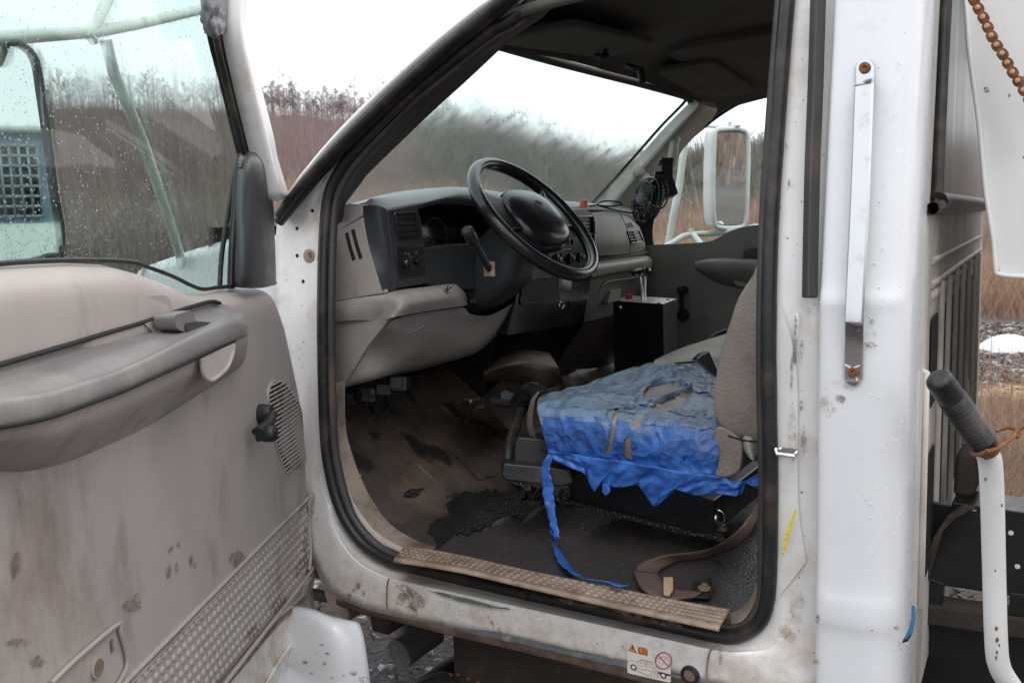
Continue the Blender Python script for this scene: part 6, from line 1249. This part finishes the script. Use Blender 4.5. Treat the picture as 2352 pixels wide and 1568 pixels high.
# woods on the slope: one mass of leafless trees
def scatter(name, n_, m, urange, drange, hr, wr_, lab, zf=hillz, seed=5, lean=.1, per=9, pw=1.0, th=.010):
    rg = random.Random(seed); g = MB()
    for i in range(n_):
        u = rg.uniform(*urange); d = drange[0]+(drange[1]-drange[0])*rg.random()**pw; b = env(u, d, zf(u, d)); H_ = rg.uniform(*hr)
        for k in range(per):
            st_ = b+V((rg.uniform(-wr_, wr_)*.4, rg.uniform(-wr_, wr_)*.4, 0)); ax = V((rg.uniform(-lean, lean), rg.uniform(-lean, lean), 1)); h = H_*rg.uniform(.5, 1); w__ = H_*th*rg.uniform(.7, 1.5)
            e = st_+ax*h; sd = V((rg.uniform(-1, 1), rg.uniform(-1, 1), 0)).normalized()*w__; f = st_.lerp(e, rg.uniform(.4, .8)); br = V((rg.uniform(-1, 1), rg.uniform(-1, 1), rg.uniform(.4, 1.2)))*H_*rg.uniform(.12, .28)
            o = len(g.v); g.v += [st_-sd, st_+sd, e, f-sd*.5, f+sd*.5, f+br]; g.f += [(o, o+1, o+2), (o+3, o+4, o+5)]; g.mi += [k % len(m)]*2
    o = mk(name, g.v, g.f, m, None, False, g.mi); o['kind'] = 'stuff'; o['label'] = lab; o['category'] = name.replace('_', ' '); return o
mat('wood_brown', (.24, .175, .165), .95, var=.3, vscale=.1); mat('wood_grey', (.25, .20, .195), .95, var=.3, vscale=.1); mat('wood_red', (.26, .165, .145), .95, var=.3, vscale=.08)
mat('wood_dark', (.12, .125, .10), .95, var=.3, vscale=.1); mat('wood_olive', (.17, .155, .125), .95, var=.3, vscale=.1)
scatter('mixed_woods', 5500, ['wood_dark', 'wood_olive', 'pine_green', 'wood_brown'], (930, 2300), (95, 422), (5, 12), 3, 'dark grey green mixed woods on the falling hillside', seed=23, pw=.8, lean=.25, th=.008)
scatter('woods', 5200, ['wood_brown', 'wood_grey', 'wood_red', 'wood_grey'], (-300, 960), (95, 418), (5, 11), 3, 'leafless brown and grey woods covering the hillside', seed=8, pw=.8, lean=.2, th=.006)
mat('brush_tan', (.47, .325, .22), .9, var=.35, vscale=2); mat('brush_rust', (.27, .155, .105), .9, var=.35, vscale=2); mat('brush_grey', (.30, .25, .215), .9, var=.3, vscale=2)
flat = lambda u, d: 0
def scatter_behind():   # brush on the far side of the yard, reflected in the mirrors
    rg = random.Random(31); g = MB()
    for i in range(1500):
        a = rg.uniform(R(95), R(265)); d = rg.uniform(22, 55); b = V((math.cos(a)*d, math.sin(a)*d, 0)); H_ = rg.uniform(1.5, 4)
        for k in range(8):
            st_ = b+V((rg.uniform(-1, 1), rg.uniform(-1, 1), 0)); e = st_+V((rg.uniform(-.3, .3), rg.uniform(-.3, .3), 1))*H_*rg.uniform(.5, 1); sd = V((rg.uniform(-1, 1), rg.uniform(-1, 1), 0)).normalized()*.05
            o = len(g.v); g.v += [st_-sd, st_+sd, e]; g.f += [(o, o+1, o+2)]; g.mi += [k % 3]
    o = mk('far_brush', g.v, g.f, ['brush_tan', 'brush_grey', 'brush_rust'], None, False, g.mi); o['kind'] = 'stuff'; o['label'] = 'tall dry brush across the yard behind the truck'; o['category'] = 'brush'
scatter('tall_brush', 3600, ['brush_tan', 'brush_rust', 'brush_grey'], (545, 2380), (24, 62), (1.2, 3.0), 1.6, 'tall dry tan brush growing below the hillside', zf=flat, seed=11, lean=.35, per=14, th=.0032)
scatter('thicket', 2400, ['brush_tan', 'brush_tan', 'wood_red', 'wood_brown'], (545, 1150), (60, 120), (2.2, 4.5), 2.2, 'dense tan thicket at the foot of the hill', seed=19, lean=.3, per=12, th=.0045)
scatter('olive_brush', 2600, ['wood_olive', 'wood_grey', 'wood_brown'], (-300, 548), (30, 120), (1.5, 4), 2, 'olive grey brush seen through the wet door window', seed=20, lean=.35, per=12, th=.005)
scatter('dry_brush', 1500, ['brush_tan', 'brush_rust', 'brush_grey'], (1480, 1800), (11, 24), (.7, 1.5), .9, 'low reddish brown brush beyond the passenger window', zf=flat, seed=12, lean=.4, per=13, th=.0035)
scatter('dead_weeds', 2300, ['brush_rust', 'brush_grey', 'brush_tan'], (2190, 2400), (4.2, 7.2), (.12, .36), .5, 'tangled dead weeds beside the white lever pipe', zf=flat, seed=13, lean=1.2, per=16, th=.0036)
scatter('weed_stems', 34, ['brush_rust', 'brush_tan'], (2262, 2380), (5.4, 7.2), (.8, 1.15), .4, 'thin upright reddish weed stems near the lever', zf=flat, seed=14, lean=.22, per=4, th=.0021)
scatter('field_grass', 900, ['brush_tan', 'brush_rust'], (2190, 2400), (14, 24), (.3, .9), .8, 'dry tan grass at the edge of the gravel far behind the lever', zf=flat, seed=15, lean=.6, per=14, th=.004)
scatter_behind()
def chips(name, n_, m, fn_, r0_, r1_, lab, seed):
    rg = random.Random(seed); g = MB()
    for i in range(n_):
        c = fn_(rg); r_ = rg.uniform(r0_, r1_); P = [c+V((rg.uniform(-1, 1), rg.uniform(-1, 1), rg.uniform(-.2, .9)))*r_ for q in range(5)]
        o = len(g.v); g.v += P; g.f += [(o, o+1, o+2), (o, o+2, o+3), (o, o+3, o+1), (o+4, o+1, o+2), (o+4, o+2, o+3), (o+4, o+3, o+1)]; g.mi += [i % len(m)]*6
    o = mk(name, g.v, g.f, m, None, False, g.mi); o['kind'] = 'stuff'; o['label'] = lab; o['category'] = name.replace('_', ' ')
mat('stone_dark', (.07, .07, .072), .8, var=.4, vscale=20); mat('stone_pale', (.36, .36, .37), .8, var=.3, vscale=20); mat('stone_brown', (.15, .11, .08), .85, var=.3, vscale=20)
chips('loose_gravel', 9000, ['stone_dark', 'stone_dark', 'stone_pale', 'stone_brown', 'stone_dark'], lambda rg: V((rg.uniform(-.6, 3.2), rg.uniform(-2.6, 2.0), .012)), .008, .024, 'loose dark gravel chips under the truck', 41)
chips('far_gravel', 5000, ['stone_dark', 'stone_pale', 'stone_brown'], lambda rg: env(rg.uniform(2190, 2400), rg.uniform(6.4, 13), .02), .015, .05, 'grey gravel beyond the weeds at the right', 42)
def grit_pos(rg):
    while True:
        u, v = rg.uniform(800, 1750), rg.uniform(1000, 1400)
        if v < 1235+(u-900)*.17 or u < 830: return F_(u, v, .001) if rg.random() < .999 else F_(u, v, .001)
chips('floor_grit', 260, ['stone_brown', 'stone_pale', 'stone_brown'], grit_pos, .0010, .0028, 'fine grit and crumbs of dried mud on the cab floor', 43)
def mound(name, u, d, rx_, ry_, h, m, lab, cat):
    c = env(u, d); dr_ = (c-V((CAM.x, CAM.y, 0))).normalized(); sd = V((-dr_.y, dr_.x, 0)); rows = []
    for i in range(15):
        t = i/14; rows.append([c+sd*(rx_*math.sin(t*1.57)*math.cos(a))*(1+.2*noise.noise(V((math.cos(a), math.sin(a), u))))+dr_*(ry_*math.sin(t*1.57)*math.sin(a))+ZV*(h*math.cos(t*1.57)-.02+.03*h*noise.noise(V((i, math.cos(a)*3, math.sin(a)*3)))) for a in [k*2*math.pi/32 for k in range(33)]])
    o = grid(name, rows, m); o['label'] = lab; o['category'] = cat; return o
o = mound('snow_pile', 2330, 10.6, .30, .35, .20, 'snow', 'small white pile of snow beyond the weeds', 'snow'); o = mound('straw_patch', 2330, 8.0, .45, .7, .07, 'straw', 'pale yellow straw heap behind the weed stems', 'straw')
# guard rail beyond the passenger window
grl = thing('guard_rail', 'long pale guard rail beyond the passenger window', 'rail')
for z0, dist, r_ in ((.98, 14, .07),):
    mb = MB(); mb.tube([env(1440, dist, .78), env(1560, dist*.98, .80), env(1700, dist*.96, .82), env(1850, dist*.95, .84)], r_, 10); mb.build('rail', 'tube_white', grl)
for u in (1470, 1590, 1720, 1840): mb = MB(); mb.tube([env(u, 14, 0), env(u, 14, .8)], .05, 8); mb.build('post', 'bark', grl)
# ------------------------------------------------------------------ world
w = bpy.data.worlds.new('World'); sc.world = w; w.use_nodes = True; nt = w.node_tree; N = nt.nodes; L = nt.links
bg = N['Background']; sk = N.new('ShaderNodeTexSky'); sk.sky_type = 'NISHITA'; sk.sun_disc = False; sk.sun_elevation = R(50); sk.sun_rotation = R(-150); sk.air_density = 1; sk.dust_density = 6
L.new(sk.outputs[0], bg.inputs[0]); bg.inputs[1].default_value = .06
b2 = N.new('ShaderNodeBackground'); b2.inputs[0].default_value = (.94, .965, 1, 1); b2.inputs[1].default_value = 1.42   # the even white overcast deck
ad = N.new('ShaderNodeAddShader'); L.new(bg.outputs[0], ad.inputs[0]); L.new(b2.outputs[0], ad.inputs[1]); L.new(ad.outputs[0], N['World Output'].inputs[0])
sl = bpy.data.lights.new('sun', 'SUN'); so = bpy.data.objects.new('sun', sl); COL.objects.link(so); sl.energy = .8; sl.angle = R(25); sl.color = (1, .97, .93)
so.rotation_euler = V((.35, -.55, -.75)).to_track_quat('-Z', 'Y').to_euler(); so.location = (-3, 4, 8)
sc.view_settings.view_transform = 'Standard'; sc.view_settings.look = 'None'; sc.view_settings.gamma = 1; sc.view_settings.exposure = 0.0
sc.cycles.max_bounces = 8; sc.cycles.transparent_max_bounces = 16; sc.cycles.use_denoising = True; sc.cycles.sample_clamp_indirect = 6; sc.cycles.caustics_reflective = False; sc.cycles.caustics_refractive = False
